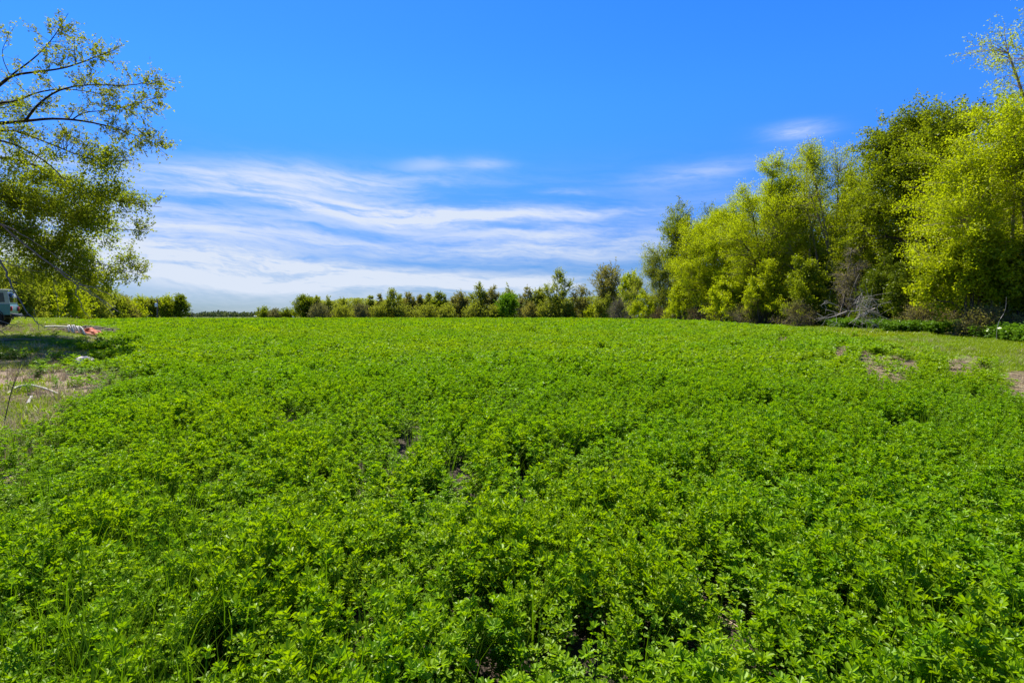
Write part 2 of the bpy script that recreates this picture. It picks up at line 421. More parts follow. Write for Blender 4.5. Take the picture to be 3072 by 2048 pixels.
# ------------------------------------------------------------------ trees
def tree_parts(rg, skel, lobes, nC, tw_n=6, tw_len=0.7, leaf=(0.09, 0.05), per=14, trop=0.3, rad=0.012,
               shell=0.45, wood_tw=True, tw_share=0.32, scatter=0.10, gap=0.0, leaf_share=1.0, bsag=0.0):
    """skel: list of (pts (n,3), radii (n)); lobes: list of (c(3), r(3), weight)."""
    wood = MB(); lv = MB()
    SP, SR, ST = [], [], []
    for pts, rr in skel:
        wood.tubes(np.array(pts)[None], np.array(rr)[None], 7 if max(rr) > 0.06 else 5)
        pts = np.array(pts, float); k = np.linspace(0, len(pts) - 1, len(pts) * 4)
        P = np.stack([np.interp(k, np.arange(len(pts)), pts[:, i]) for i in range(3)], 1)
        lo = int(len(P) * (0.25 if max(rr) > 0.1 else 0.15))
        SP.append(P[lo:]); SR.append(np.interp(k, np.arange(len(pts)), rr)[lo:]); ST.append(np.gradient(P, axis=0)[lo:])
    SP = np.concatenate(SP); SR = np.concatenate(SR); ST = unit(np.concatenate(ST))
    wts = np.array([l[2] for l in lobes], float); wts /= wts.sum()
    pick = rg.choice(len(lobes), nC, p=wts)
    C = np.array([l[0] for l in lobes], float)[pick]; RR = np.array([l[1] for l in lobes], float)[pick]
    u = unit(rg.normal(size=(nC, 3))); q = rg.random(nC)[:, None] ** shell
    P = C + u * q * RR
    out = unit(u / RR)
    # join each spray to the nearest lower bit of limb
    dd = P[:, None] - SP[None]
    cost = np.linalg.norm(dd, axis=2) + 0.9 * np.maximum(0, -dd[:, :, 2]) + rg.random((nC, len(SP))) * .15
    j = cost.argmin(1)
    A = SP[j]; L = np.linalg.norm(P - A, axis=1, keepdims=True)
    ctl = (A + P) / 2 + ST[j] * L * .22 + rg.normal(size=(nC, 3)) * L * .08 + np.array([0, 0, 1.0]) * L * (-bsag)
    t = np.linspace(0, 1, 6)[None, :, None]; pk = [0, 2, 4, 5]
    br = (1 - t) ** 2 * A[:, None] + 2 * t * (1 - t) * ctl[:, None] + t * t * P[:, None]
    r0 = np.minimum(SR[j] * .55, 0.012 + L[:, 0] * .012)
    brr = r0[:, None] * (1 - np.linspace(0, 1, 6)[None] * .72)
    wood.tubes(br[:, pk], brr[:, pk], 3)
    # twigs
    n = nC * tw_n
    ci = np.repeat(np.arange(nC), tw_n)
    tt = rg.uniform(.35, 1, n)
    s0 = br[ci, np.minimum((tt * 5).astype(int), 5)]
    d = unit(out[ci] * .9 + np.array([0, 0, trop]) * 1.2 + rg.normal(size=(n, 3)) * .62 + unit(P - A)[ci] * .45)
    ln = tw_len * rg.uniform(.5, 1.25, n)
    e = s0 + d * ln[:, None]
    mid = (s0 + e) / 2 + rg.normal(size=(n, 3)) * ln[:, None] * .08 + np.array([0, 0, 1]) * (ln * -.10 * np.sign(trop + .01))[:, None]
    tw = np.stack([s0, s0 * .3 + mid * .7, mid * .35 + e * .65, e], 1); tw3 = tw[:, [0, 2, 3]]
    if wood_tw:
        kw_ = rg.random(n) < tw_share; wood.tubes(tw3[kw_], np.array([1, .65, .3])[None] * np.full((int(kw_.sum()), 1), rad), 3)
    # leaves
    keep = rg.random(nC) >= gap
    has = keep[ci] & (rg.random(n) < leaf_share)
    li = np.repeat(np.nonzero(has)[0], per); m = len(li)
    tl = rg.uniform(.12, 1.04, m) * 3
    k = np.minimum(tl.astype(int), 2); fr = (tl - k)[:, None]
    B = tw[li, k] * (1 - fr) + tw[li, k + 1] * fr + rg.normal(size=(m, 3)) * scatter * .6
    D = unit(rg.normal(size=(m, 3)) + d[li] * .6 + np.array([0, 0, .15 if trop > 0 else -.5]))
    Nn = unit(rg.normal(size=(m, 3)) * .8 + np.array([0, 0, .7]))
    Ls = leaf[0] * rg.uniform(.6, 1.35, m); Ws = leaf[1] * .5 * rg.uniform(.7, 1.3, m)
    tone = np.clip(rg.random(nC)[ci[li]] * .45 + rg.random(m) * .55, 0, 1)
    Dn = unit(D); Sd = unit(np.cross(Dn, Nn)); k1 = rg.uniform(.25, .65, m)[:, None]
    tri = np.stack([B, B + Dn * Ls[:, None] * k1 - Sd * Ws[:, None] * 2.0, B + Dn * Ls[:, None] * 1.15 + Sd * Ws[:, None] * .8], 1)
    lv.add(tri.reshape(-1, 3), np.arange(m * 3).reshape(-1, 3), tone)
    return wood, lv

def auto_tree(rg, H, R, stems=1, zb=0.2, form='round', lobes_n=8, trunk_r=None, lean=(0, 0), **kw):
    """lobes and limbs for an ordinary tree of height H and crown radius R"""
    tr = trunk_r or 0.016 * H + 0.03
    lobes = []
    zc0 = zb * H
    for i in range(lobes_n):
        f = (i + .5) / lobes_n
        a = i * 2.4 + rg.uniform(-.4, .4)
        if form == 'round':
            z = zc0 + (H - zc0) * (.18 + .64 * f); w = math.sin(math.pi * (.12 + .80 * f)) ** .6
            rl = R * rg.uniform(.42, .58); off = max(0, R * w - rl * .8) * rg.uniform(.6, 1.05)
            rz = rl * rg.uniform(.75, 1.0)
        elif form == 'upright':
            z = zc0 + (H - zc0) * (.12 + .66 * f); w = .55 + .45 * math.sin(math.pi * (.1 + .8 * f))
            rl = R * rg.uniform(.34, .48); off = max(0, R * w - rl * .8) * rg.uniform(.5, 1.05)
            rz = (H - zc0) * rg.uniform(.17, .24)
        elif form == 'bush':
            z = zc0 + (H - zc0) * (.10 + .62 * f); w = math.cos(f * 1.25) ** .7
            rl = R * rg.uniform(.40, .55); off = max(0, R * w - rl * .75) * rg.uniform(.6, 1.05)
            rz = min(rl, H * .3)
        else:  # vase
            z = zc0 + (H - zc0) * (.2 + .6 * f); w = .35 + .65 * f
            rl = R * rg.uniform(.36, .5); off = max(0, R * w - rl * .7) * rg.uniform(.5, 1.05); rz = rl
        rz = min(rz, (H - zc0) * .4)
        z = min(z, H - rz * .92)
        lobes.append((np.array([lean[0] * z / H + off * math.cos(a), lean[1] * z / H + off * math.sin(a), z]), np.array([rl, rl, rz]), rl * rl * rz))
    # top lobe
    rt = R * .34
    lobes.append((np.array([lean[0] + rg.uniform(-.2, .2) * R, lean[1] + rg.uniform(-.2, .2) * R, H - rt * .95]), np.array([rt, rt, rt]), rt ** 3 * 1.2))
    skel = []
    if stems == 1:
        top = np.array([lean[0] * .8, lean[1] * .8, H * .78])
        n = 9; f = np.linspace(0, 1, n)[:, None]
        pts = f * top + np.stack([rg.normal(size=n) * .035 * H * np.linspace(0, 1, n), rg.normal(size=n) * .035 * H * np.linspace(0, 1, n), np.zeros(n)], 1)
        rr = tr * (1.0 - .86 * f[:, 0]) ; rr[0] *= 1.35
        skel.append((pts, rr))
        for (c, r, w) in lobes:
            rho = math.hypot(c[0], c[1])
            z0 = float(np.clip(c[2] - rho * rg.uniform(.7, 1.1) - .05 * H, .14 * H, .70 * H))
            k = z0 / (H * .78) * (n - 1); a = np.array([np.interp(k, np.arange(n), pts[:, i]) for i in range(3)])
            r0 = np.interp(k, np.arange(n), rr)
            ctl = a * .45 + c * .55 + np.array([0, 0, rg.uniform(-.05, .08) * H])
            lp = bez(a, ctl, c, 7); lp[1:-1] += rg.normal(size=(5, 3)) * .012 * H
            skel.append((lp, np.linspace(r0 * .62, max(.012, r0 * .16), 7)))
    else:
        for i in range(stems):
            c = lobes[i % len(lobes)][0] + rg.normal(size=3) * R * .12
            a = np.array([rg.normal() * R * .13, rg.normal() * R * .13, 0])
            ctl = a * .5 + c * .5 + np.array([-c[0] * .22, -c[1] * .22, .12 * H])
            lp = bez(a, ctl, c, 8); lp[1:-1] += rg.normal(size=(6, 3)) * .014 * H
            skel.append((lp, np.linspace(tr * .75, max(.01, tr * .14), 8)))
        for (c, r, w) in lobes[stems:]:
            s = skel[int(rg.integers(0, stems))][0]; a = s[3]
            lp = bez(a, (a + c) / 2 + np.array([0, 0, .06 * H]), c, 6)
            skel.append((lp, np.linspace(tr * .4, max(.01, tr * .12), 6)))
    return tree_parts(rg, skel, lobes, **kw)

def plant_tree(name, label, cat, x, y, wood, lv, bark, leaf, group=None, rz=0.0, z=None, bush=False):
    t = empty(name, (x, y, hz(x, y) - 0.06 if z is None else z), rz); tag(t, label, cat, group)
    w = obj('stems' if bush else 'trunk', wood.mesh(name + '_wood', smooth=True), M[bark], t)
    if lv.n:
        c = obj('foliage' if bush else 'crown', lv.mesh(name + '_leaves', attr=True), M[leaf], t, kind='stuff')
    return t

def put(name, label, cat, px, d, top, R, lmat, bark='bark', seed=1, group=None, bush=False, **kw):
    """a tree whose foot stands at column px and depth d and whose tip reaches row top"""
    x = pxx(px, d); H = top_z(top, d) - hz(x, d) + .06
    rg = np.random.default_rng(seed)
    wood, lv = auto_tree(rg, H, R, **kw)
    return plant_tree(name, label, cat, x, d, wood, lv, bark, lmat, group, bush=bush)

# ---- the tall trees and bushes along the right edge
GR = 'trees along the right edge of the field'
big = dict(tw_n=7, tw_len=.75, per=26, leaf=(0.104, 0.068), rad=.008)
put('leafy_tree', 'yellow-green leafy tree at the right edge in front of the row', 'tree', 3075, 25, 262, 5.6, 'lf_yellow', 'bark_pale', 101, GR, stems=3, zb=.10, form='round', lobes_n=13, nC=700, tw_n=7, tw_len=.75, per=27, leaf=(0.088, 0.056), rad=.008, trop=.05, scatter=.24, bsag=.05)
put('leafy_tree', 'dark green tree with heavy spreading limbs and sky gaps, second from the right edge', 'tree', 2770, 36, 300, 6.5, 'lf_green', 'bark_dark', 102, GR, stems=1, zb=.34, form='round', lobes_n=12, nC=651, tw_n=7, tw_len=.7, per=26, leaf=(0.120, 0.088), rad=.010, trop=.15, scatter=.24, gap=.05, trunk_r=.34)
put('leafy_tree', 'pale feathery upright tree left of the dark green limbed tree', 'tree', 2475, 46, 412, 5.6, 'lf_lime', 'bark_pale', 103, GR, stems=5, zb=.18, form='upright', lobes_n=11, nC=465, tw_n=7, tw_len=1.0, per=16, leaf=(0.096, 0.056), rad=.010, trop=.8, scatter=.24)
put('leafy_tree', 'bright yellow-green tree with bare upright branch tips poking into the sky', 'tree', 2310, 50, 455, 5.8, 'lf_yellow', 'bark', 104, GR, stems=5, zb=.12, form='upright', lobes_n=12, nC=620, tw_n=7, tw_len=.95, per=22, leaf=(0.104, 0.060), rad=.011, trop=.6, scatter=.24)
put('leafy_tree', 'broad yellow-green dome of a tree in the middle of the right-hand row', 'tree', 2160, 58, 612, 6.4, 'lf_yellow', 'bark', 105, GR, stems=5, zb=.06, form='round', lobes_n=12, nC=589, tw_n=7, tw_len=.8, per=24, leaf=(0.112, 0.068), rad=.011, trop=.2, scatter=.24)
put('leafy_tree', 'darker open-topped tree with twiggy crown left of the yellow-green dome', 'tree', 2050, 68, 598, 5.4, 'lf_green', 'bark_dark', 106, GR, stems=2, zb=.30, form='vase', lobes_n=9, nC=310, tw_n=6, tw_len=1.0, per=16, leaf=(0.144, 0.096), rad=.013, trop=.5, scatter=.24, gap=.12)
put('leafy_tree', 'olive drooping tree at the far left end of the tall right-hand row', 'tree', 1985, 74, 720, 6.2, 'lf_olive', 'twig_brown', 107, GR, stems=6, zb=.04, form='bush', lobes_n=10, nC=465, tw_n=7, tw_len=1.0, per=18, leaf=(0.120, 0.068), rad=.012, trop=.1, scatter=.24)
mid_row = dict(tw_n=7, tw_len=.9, per=20, leaf=(.10, .065), rad=.009, scatter=.26)
put('leafy_tree', 'yellow-green upright tree joining the bare-tipped and the feathery trees', 'tree', 2395, 52, 452, 4.6, 'lf_yellow', 'bark', 121, GR, stems=5, zb=.06, form='upright', lobes_n=11, nC=330, trop=.6, **mid_row)
put('leafy_tree', 'yellow-green tree joining the broad dome and the bare-tipped tree', 'tree', 2225, 56, 560, 4.4, 'lf_yellow', 'bark', 122, GR, stems=5, zb=.05, form='round', lobes_n=11, nC=300, trop=.3, **mid_row)
put('leafy_tree', 'lime green tree filling in left of the broad dome', 'tree', 2085, 63, 655, 4.2, 'lf_lime', 'bark', 123, GR, stems=5, zb=.04, form='round', lobes_n=10, nC=260, trop=.3, **mid_row)
put('leafy_tree', 'olive green tree between the feathery tree and the dark limbed tree', 'tree', 2585, 42, 520, 3.6, 'lf_lime', 'bark', 124, GR, stems=4, zb=.06, form='round', lobes_n=10, nC=260, trop=.3, **mid_row)
# second row that closes the gaps behind
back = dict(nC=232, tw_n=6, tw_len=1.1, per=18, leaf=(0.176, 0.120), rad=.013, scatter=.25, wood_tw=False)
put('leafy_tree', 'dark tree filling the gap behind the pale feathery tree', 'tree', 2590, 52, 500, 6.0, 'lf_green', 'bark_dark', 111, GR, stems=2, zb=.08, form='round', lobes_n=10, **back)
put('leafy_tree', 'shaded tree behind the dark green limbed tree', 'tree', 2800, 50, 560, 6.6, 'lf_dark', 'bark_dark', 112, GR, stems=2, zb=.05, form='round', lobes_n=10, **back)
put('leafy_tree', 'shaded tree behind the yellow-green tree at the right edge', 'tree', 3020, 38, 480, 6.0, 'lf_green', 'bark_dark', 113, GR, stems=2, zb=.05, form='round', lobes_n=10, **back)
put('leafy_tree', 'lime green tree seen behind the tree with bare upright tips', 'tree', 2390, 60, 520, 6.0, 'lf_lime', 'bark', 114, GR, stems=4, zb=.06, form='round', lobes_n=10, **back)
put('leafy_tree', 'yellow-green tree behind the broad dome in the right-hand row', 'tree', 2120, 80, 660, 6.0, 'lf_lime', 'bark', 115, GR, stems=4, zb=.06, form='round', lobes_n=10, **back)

put('leafy_tree', 'tall thin-leaved tree at the right edge whose sprays cross the top right corner', 'tree', 3190, 27, -150, 4.6, 'lf_yellow', 'bark_pale', 120, GR, stems=3, zb=.45, form='round', lobes_n=10, nC=230, tw_n=6, tw_len=.8, per=15, leaf=(0.080, 0.052), rad=.007, trop=.1, scatter=.12)
# ---- undergrowth below them
GB = 'bushes below the right-hand trees'
def bush(name, label, px, d, top, R, lmat, bark, seed, nC=170, **kw):
    a = dict(stems=8, zb=.02, form='bush', lobes_n=8, tw_n=7, tw_len=.55, per=18, leaf_share=1.0, rad=.007, trop=.25, scatter=.16)
    lf = kw.pop('leaf_size', (.12, .08)); a.update(kw); a['leaf'] = lf
    return put(name, label, 'bush', px, d, top, R, lmat, bark, seed, GB, bush=True, nC=nC, **a)
bush('lime_bush', 'low bright lime bush at the far left foot of the right-hand row', 1940, 72, 872, 2.9, 'lf_yellow', 'twig_brown', 201, 130, leaf_size=(0.115, 0.074))
bush('twig_bush', 'grey leafless dome of twigs at the field corner', 1862, 80, 893, 2.6, 'lf_grey', 'twig_grey', 202, 150, per=3, tw_n=12, tw_share=.9, tw_len=.9, rad=.013, leaf_size=(0.082, 0.041))
bush('lime_bush', 'rounded lime bush in front of the olive drooping tree', 2045, 64, 850, 2.6, 'lf_yellow', 'twig_brown', 203, 130, leaf_size=(0.115, 0.074))
bush('lime_bush', 'leafy bush under the broad yellow-green dome', 2180, 52, 800, 2.9, 'lf_yellow', 'twig_brown', 204, 150)
bush('green_bush', 'mid green bush below the tree with bare upright tips', 2300, 45, 775, 2.7, 'lf_lime', 'twig_brown', 205, 150)
bush('green_bush', 'dark leafy bush left of the grey fallen branches', 2425, 40, 760, 2.3, 'lf_green', 'twig_brown', 206, 140)
bush('twig_bush', 'brown leafless thicket behind the grey fallen branches', 2555, 39, 720, 1.7, 'lf_bud', 'twig_grey', 207, 130, per=3, tw_n=11, tw_share=.9, tw_len=.7, rad=.010, leaf_size=(0.066, 0.041))
bush('green_bush', 'green bush right of the grey fallen branches', 2650, 34, 760, 1.7, 'lf_dark', 'twig_brown', 208, 130)
bush('green_bush', 'shaded green bush under the dark limbed tree', 2760, 31, 740, 2.0, 'lf_dark', 'bark_dark', 209, 150, leaf_size=(0.107, 0.082))
bush('twig_bush', 'brown tangled brush below the dark limbed tree', 2790, 28.5, 900, 1.7, 'lf_bud', 'twig_brown', 210, 130, per=4, tw_n=11, tw_share=.9, tw_len=.55, rad=.008, leaf_size=(0.057, 0.041))
bush('lime_bush', 'yellow-green leafy bush hanging over brown brush near the right edge', 2925, 25, 690, 2.2, 'lf_lime', 'twig_brown', 211, 190, zb=.28, stems=5)
bush('twig_bush', 'brown tangled brush at the foot of the rightmost trees', 2960, 24, 925, 1.7, 'lf_bud', 'twig_brown', 212, 140, per=4, tw_n=11, tw_share=.9, tw_len=.5, rad=.007, leaf_size=(0.057, 0.041))
bush('green_bush', 'dark bush cut off by the right picture edge', 3085, 24, 700, 1.9, 'lf_dark', 'bark_dark', 213, 150)
bush('twig_bush', 'reddish leafless brush at the foot of the low lime bushes', 1985, 68, 925, 2.2, 'lf_bud', 'twig_red', 214, 110, per=2, tw_n=10, tw_share=.9, tw_len=.6, rad=.012, leaf_size=(0.066, 0.041))
bush('twig_bush', 'dark brown brush below the broad yellow-green dome', 2110, 55, 917, 2.2, 'lf_bud', 'twig_red', 215, 110, per=2, tw_n=10, tw_share=.9, tw_len=.6, rad=.011, leaf_size=(0.066, 0.041))
bush('twig_bush', 'brown brush below the tree with bare upright tips', 2255, 45.5, 905, 2.2, 'lf_bud', 'twig_brown', 216, 120, per=2, tw_n=10, tw_share=.9, tw_len=.6, rad=.009, leaf_size=(0.066, 0.041))
bush('twig_bush', 'dark brown brush left of the grey fallen branches', 2395, 38.5, 905, 1.8, 'lf_bud', 'twig_brown', 217, 120, per=2, tw_n=10, tw_share=.9, tw_len=.55, rad=.008, leaf_size=(0.066, 0.041))

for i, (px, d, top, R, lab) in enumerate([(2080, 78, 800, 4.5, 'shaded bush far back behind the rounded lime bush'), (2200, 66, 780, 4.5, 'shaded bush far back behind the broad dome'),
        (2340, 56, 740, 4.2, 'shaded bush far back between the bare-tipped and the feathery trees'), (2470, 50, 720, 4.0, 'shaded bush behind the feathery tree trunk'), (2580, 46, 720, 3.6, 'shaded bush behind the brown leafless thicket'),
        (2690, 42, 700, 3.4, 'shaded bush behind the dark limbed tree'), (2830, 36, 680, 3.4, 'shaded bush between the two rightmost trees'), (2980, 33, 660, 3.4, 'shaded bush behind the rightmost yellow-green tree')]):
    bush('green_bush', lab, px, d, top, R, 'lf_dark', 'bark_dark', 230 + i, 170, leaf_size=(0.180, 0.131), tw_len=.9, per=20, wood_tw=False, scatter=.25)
# ---- far row of trees across the end of the field
GF = 'trees in the far row across the field'
def far(label, px, d, top, wpx, lmat, bark, seed, form='round', stems=3, bare=0.0, nC=60, name='far_tree', zb=.05, lobes_n=7, cat='tree', **kw):
    Rr = wpx * 0.66 * d / F
    nC = int(nC * 1.5); a = dict(tw_n=7, tw_len=max(.7, Rr * .42), per=13, leaf=(.20, .14), rad=.018, trop=.4, leaf_share=1 - bare, shell=.5)
    a.update(kw)
    top = top - (HZ - top) * (.22 if cat == 'tree' else .10)
    return put(name, label, cat, px, d, top, Rr, lmat, bark, seed, GF, stems=stems, zb=zb, form=form, lobes_n=lobes_n, nC=nC, **a)
FT = [
 ('dense rounded green tree at the left end of the main far row', 908, 132, 899, 52, 'lf_green', 'bark_dark', 'round', 2, 0, 95),
 ('light olive rounded tree second from the left end of the far row', 948, 135, 901, 40, 'lf_olive', 'bark_dark', 'round', 2, 0, 80),
 ('thin dark nearly bare tree right of the purplish bush in the far row', 986, 133, 899, 26, 'lf_olive', 'bark_dark', 'upright', 1, .5, 45),
 ('low feathery pale tree right of the thin dark bare tree', 1030, 137, 905, 36, 'lf_olive', 'twig_brown', 'upright', 3, .2, 55),
 ('small pale tree between the feathery pale tree and the spiky narrow one', 1072, 137, 910, 34, 'lf_grey', 'twig_brown', 'upright', 3, .2, 50),
 ('narrow spiky tree left of the tallest olive tree in the far row', 1112, 134, 899, 24, 'lf_olive', 'bark_dark', 'upright', 2, .2, 45),
 ('brownish upright tree touching the tall many-stemmed olive tree', 1138, 134, 897, 30, 'lf_bud', 'twig_brown', 'upright', 3, .1, 50),
 ('tall many-stemmed olive tree left of the middle of the far row', 1178, 131, 885, 48, 'lf_olive', 'bark_dark', 'upright', 4, .1, 85),
 ('brownish olive tree just right of the tall many-stemmed olive tree', 1226, 133, 893, 40, 'lf_bud', 'bark_dark', 'vase', 3, .15, 65),
 ('small brown rounded tree near the middle of the far row', 1260, 134, 899, 32, 'lf_bud', 'twig_brown', 'round', 3, 0, 50),
 ('spiky green tree between the small brown tree and the fresh green one', 1286, 134, 895, 28, 'lf_olive', 'bark_dark', 'upright', 3, .1, 50),
 ('fresh green spiky-topped tree near the middle of the far row', 1320, 132, 888, 42, 'lf_green', 'bark_dark', 'upright', 3, .05, 75),
 ('reddish brown rounded budding tree in the far row', 1384, 132, 893, 56, 'lf_bud', 'twig_red', 'vase', 5, .05, 90),
 ('tall olive tree with dark limbs right of the reddish brown tree', 1438, 130, 871, 48, 'lf_olive', 'bark_dark', 'upright', 3, .12, 80),
 ('broad brownish olive tree left of the vivid green one', 1478, 130, 879, 46, 'lf_bud', 'bark_dark', 'round', 3, .05, 80),
 ('dark tree with drooping top behind the vivid green one', 1524, 131, 872, 42, 'lf_olive', 'bark_dark', 'vase', 2, .25, 60),
 ('vivid green low round tree in the far row', 1522, 124, 893, 54, 'lf_vivid', 'bark_dark', 'round', 2, 0, 95),
 ('thin leafless grey tree right of the vivid green one', 1560, 128, 899, 22, 'lf_grey', 'twig_grey', 'vase', 2, .7, 40),
 ('pale brown leafless tree with upright twigs in the far row', 1584, 126, 875, 36, 'lf_bud', 'twig_grey', 'vase', 4, .5, 60),
 ('olive bushy tree left of the tall fork-topped one', 1620, 124, 882, 48, 'lf_olive', 'twig_brown', 'round', 4, 0, 85),
 ('tallest fork-topped tree standing above the far row', 1674, 121, 838, 66, 'lf_olive', 'bark_dark', 'upright', 2, .12, 110),
 ('open dark-branched round tree standing alone right of the fork-topped one', 1748, 119, 872, 58, 'lf_bud', 'bark_dark', 'round', 1, .45, 90),
 ('big vase-shaped budding tree at the right end of the far row', 1826, 108, 822, 94, 'lf_bud', 'bark_dark', 'vase', 5, .2, 150),
 ('yellow-green leafy tree between the vase-shaped tree and the tall right-hand row', 1892, 98, 838, 60, 'lf_yellow', 'bark', 'round', 3, 0, 120),
]
for i, (lab, px, d, top, w, lf, bk, fm, stn, bare, nC) in enumerate(FT):
    tall = fm in ('upright', 'vase')
    far(lab, px, d, top, w, lf, bk, 300 + i, fm, stn, bare, nC, zb=.05 if tall else .02, trop=.95 if tall else .5)
# low growth between them
FB = [(955, 128, 917, 56, 'lf_grey', 'twig_grey', 'purplish grey bare bush in front of the light olive far tree'),
 (1030, 130, 925, 70, 'lf_olive', 'twig_brown', 'low olive bush below the feathery pale far tree'),
 (1085, 129, 917, 46, 'lf_grey', 'twig_grey', 'grey bare bush left of the narrow spiky far tree'),
 (1140, 129, 922, 60, 'lf_olive', 'twig_brown', 'low olive bush below the brownish upright far tree'),
 (1215, 129, 922, 70, 'lf_olive', 'twig_brown', 'low bush right of the tall many-stemmed olive tree'),
 (1280, 129, 920, 66, 'lf_olive', 'twig_brown', 'low bush below the spiky green far tree'),
 (1340, 128, 922, 60, 'lf_olive', 'twig_brown', 'low bush between the fresh green and the reddish brown far trees'),
 (1420, 127, 918, 60, 'lf_olive', 'twig_brown', 'low bush right of the reddish brown far tree'),
 (1485, 126, 922, 50, 'lf_olive', 'twig_brown', 'low bush below the broad brownish olive far tree'),
 (1590, 122, 914, 60, 'lf_bud', 'twig_brown', 'brown bush below the pale leafless far tree'),
 (1640, 119, 905, 56, 'lf_olive', 'twig_brown', 'olive bush left of the trunk of the fork-topped tree'),
 (1700, 118, 912, 56, 'lf_olive', 'twig_brown', 'olive bush right of the fork-topped tree'),
 (1780, 114, 915, 50, 'lf_lime', 'twig_brown', 'lime bush right of the open dark-branched tree'),
 (1810, 104, 895, 52, 'lf_olive', 'twig_brown', 'olive bush below the big vase-shaped tree'),
 (795, 150, 926, 48, 'lf_green', 'bark_dark', 'small green tree at the left end of the low bushes before the far row'),
 (826, 150, 931, 44, 'lf_grey', 'twig_brown', 'greyish low bush second in the low stretch before the far row'),
 (862, 150, 930, 46, 'lf_green', 'bark_dark', 'low green bush just left of the dense rounded far tree')]
for i, (px, d, top, w, lf, bk, lab) in enumerate(FB):
    far(lab, px, d, top, w, lf, bk, 340 + i, 'bush', 5, .0, 60, name='far_bush', zb=.02, trop=.3, cat='bush', lobes_n=6, per=9)

# block of trees left of the gap, and the bushes below the maple
LB = [(322, 84, 872, 90, 'lf_maple', 'twig_brown', 'olive bush at the right end of the growth behind the overhanging tree', 'bush'),
 (352, 86, 898, 72, 'lf_bud', 'twig_red', 'reddish brown bush right of the large overhanging tree', 'bush'),
 (385, 92, 908, 66, 'lf_lime', 'twig_brown', 'small yellow-green bush beside the reddish brown bush', 'bush'),
 (425, 118, 905, 56, 'lf_lime', 'twig_brown', 'leftmost tree of the square-cut block on the left', 'round'),
 (462, 118, 908, 56, 'lf_olive', 'twig_brown', 'olive tree behind the near utility pole', 'round'),
 (505, 118, 904, 60, 'lf_lime', 'twig_brown', 'yellow-green tree right of the near utility pole', 'round'),
 (540, 117, 897, 44, 'lf_green', 'bark_dark', 'taller tree ending the square-cut block on the left', 'round'),
 (262, 72, 868, 100, 'lf_olive', 'bark_dark', 'shaded olive bush behind the overhanging tree', 'bush'),
 (195, 66, 845, 110, 'lf_yellow', 'twig_brown', 'sunlit yellow-green bush below the overhanging tree', 'bush'),
 (120, 60, 835, 110, 'lf_lime', 'twig_brown', 'lime bush right of the off-road vehicle', 'bush'),
 (40, 56, 815, 120, 'lf_olive', 'twig_brown', 'olive bush directly behind the off-road vehicle', 'bush'),
 (-60, 52, 800, 140, 'lf_olive', 'twig_brown', 'olive bush at the left picture edge behind the vehicle', 'bush'),
 (150, 100, 800, 120, 'lf_olive', 'bark', 'tree rising behind the sunlit yellow-green bush', 'round'),
 (20, 95, 770, 130, 'lf_maple', 'bark', 'tree rising behind the off-road vehicle', 'round'),
 (270, 105, 830, 100, 'lf_olive', 'bark', 'tree behind the shaded olive bush', 'round')]
for i, (px, d, top, w, lf, bk, lab, fm) in enumerate(LB):
    near = d < 90
    o = far(lab, px, d, top, w, lf, bk, 380 + i, fm, 5 if fm == 'bush' else 3, 0, 130 if near else 90, name='bush' if fm == 'bush' else 'tree', zb=.02, lobes_n=8,
        cat='bush' if fm == 'bush' else 'tree', leaf=(.16, .11) if near else (.20, .14), rad=.010, per=13 if near else 11, tw_n=7)
    o['group'] = 'bushes and trees beyond the left bank'

# very distant wood on the horizon (one mass)
def far_wood():
    rg = np.random.default_rng(5); mb = MB()
    for px in np.arange(480, 1000, 7.0):
        d = rg.uniform(330, 380); x = pxx(px, d); top = top_z(rg.uniform(936, 942) + 3 * math.sin(px * .045), d)
        n = 80; H = top - .85
        u = unit(rg.normal(size=(n, 3))); P = np.array([x, d, .85 + H * .5]) + u * np.array([2.6, 2.6, H * .52])
        P[:, 2] = np.maximum(P[:, 2], .8)
        mb.quads(leaflets(P, unit(rg.normal(size=(n, 3))), unit(rg.normal(size=(n, 3))), rg.uniform(.9, 1.8, n), rg.uniform(.4, .8, n)), rg.random(n))
        tr = np.array([[[x, d, .7], [x, d, .85 + H * .5]]]); mb.tubes(tr, np.full((1, 2), .12), 4, [0.0])
    obj('distant_wood', mb.mesh('distant_wood', attr=True), M['lf_far'], kind='stuff')['label'] = 'distant hazy blue-green wood on the horizon'
far_wood()
def far_thicket():
    rg = np.random.default_rng(6); mb = MB()
    for px in np.arange(905, 1900, 4.0):
        d = rg.uniform(134, 142) - 22 * sstep(1550, 1900, px); x = pxx(px, d); g0 = hz(x, d)
        top = top_z(900 - 9 * vnoise(px * .03, 0.0, 12) - 4 * rg.random() - 14 * sstep(1500, 1850, px), d); H = top - g0
        n = 400; P = np.stack([x + rg.normal(size=n) * .45, d + rg.normal(size=n) * .8, g0 + H * rg.random(n) ** 1.25], 1)
        D = unit(rg.normal(size=(n, 3)) + np.array([0, 0, .8])); L = rg.uniform(.22, .5, n); W = L * .42; S = unit(np.cross(D, rg.normal(size=(n, 3))))
        tri = np.stack([P, P + D * L[:, None] * .4 + S * W[:, None], P + D * L[:, None]], 1)
        mb.add(tri.reshape(-1, 3), np.arange(n * 3).reshape(-1, 3), rg.random(n))
        k = 3; b = np.stack([x + rg.normal(size=k) * .5, d + rg.normal(size=k) * .5, np.full(k, g0 - .1)], 1); e = b + np.stack([rg.normal(size=k) * .4, rg.normal(size=k) * .4, H * rg.uniform(.7, 1.05, k)], 1)
        mb.tubes(np.stack([b, e], 1), np.array([[.03, .012]] * k), 3, np.zeros(k))
    obj('thicket', mb.mesh('thicket', attr=True), M['lf_olive'], kind='stuff')['label'] = 'olive thicket filling the far tree row from end to end'
far_thicket()

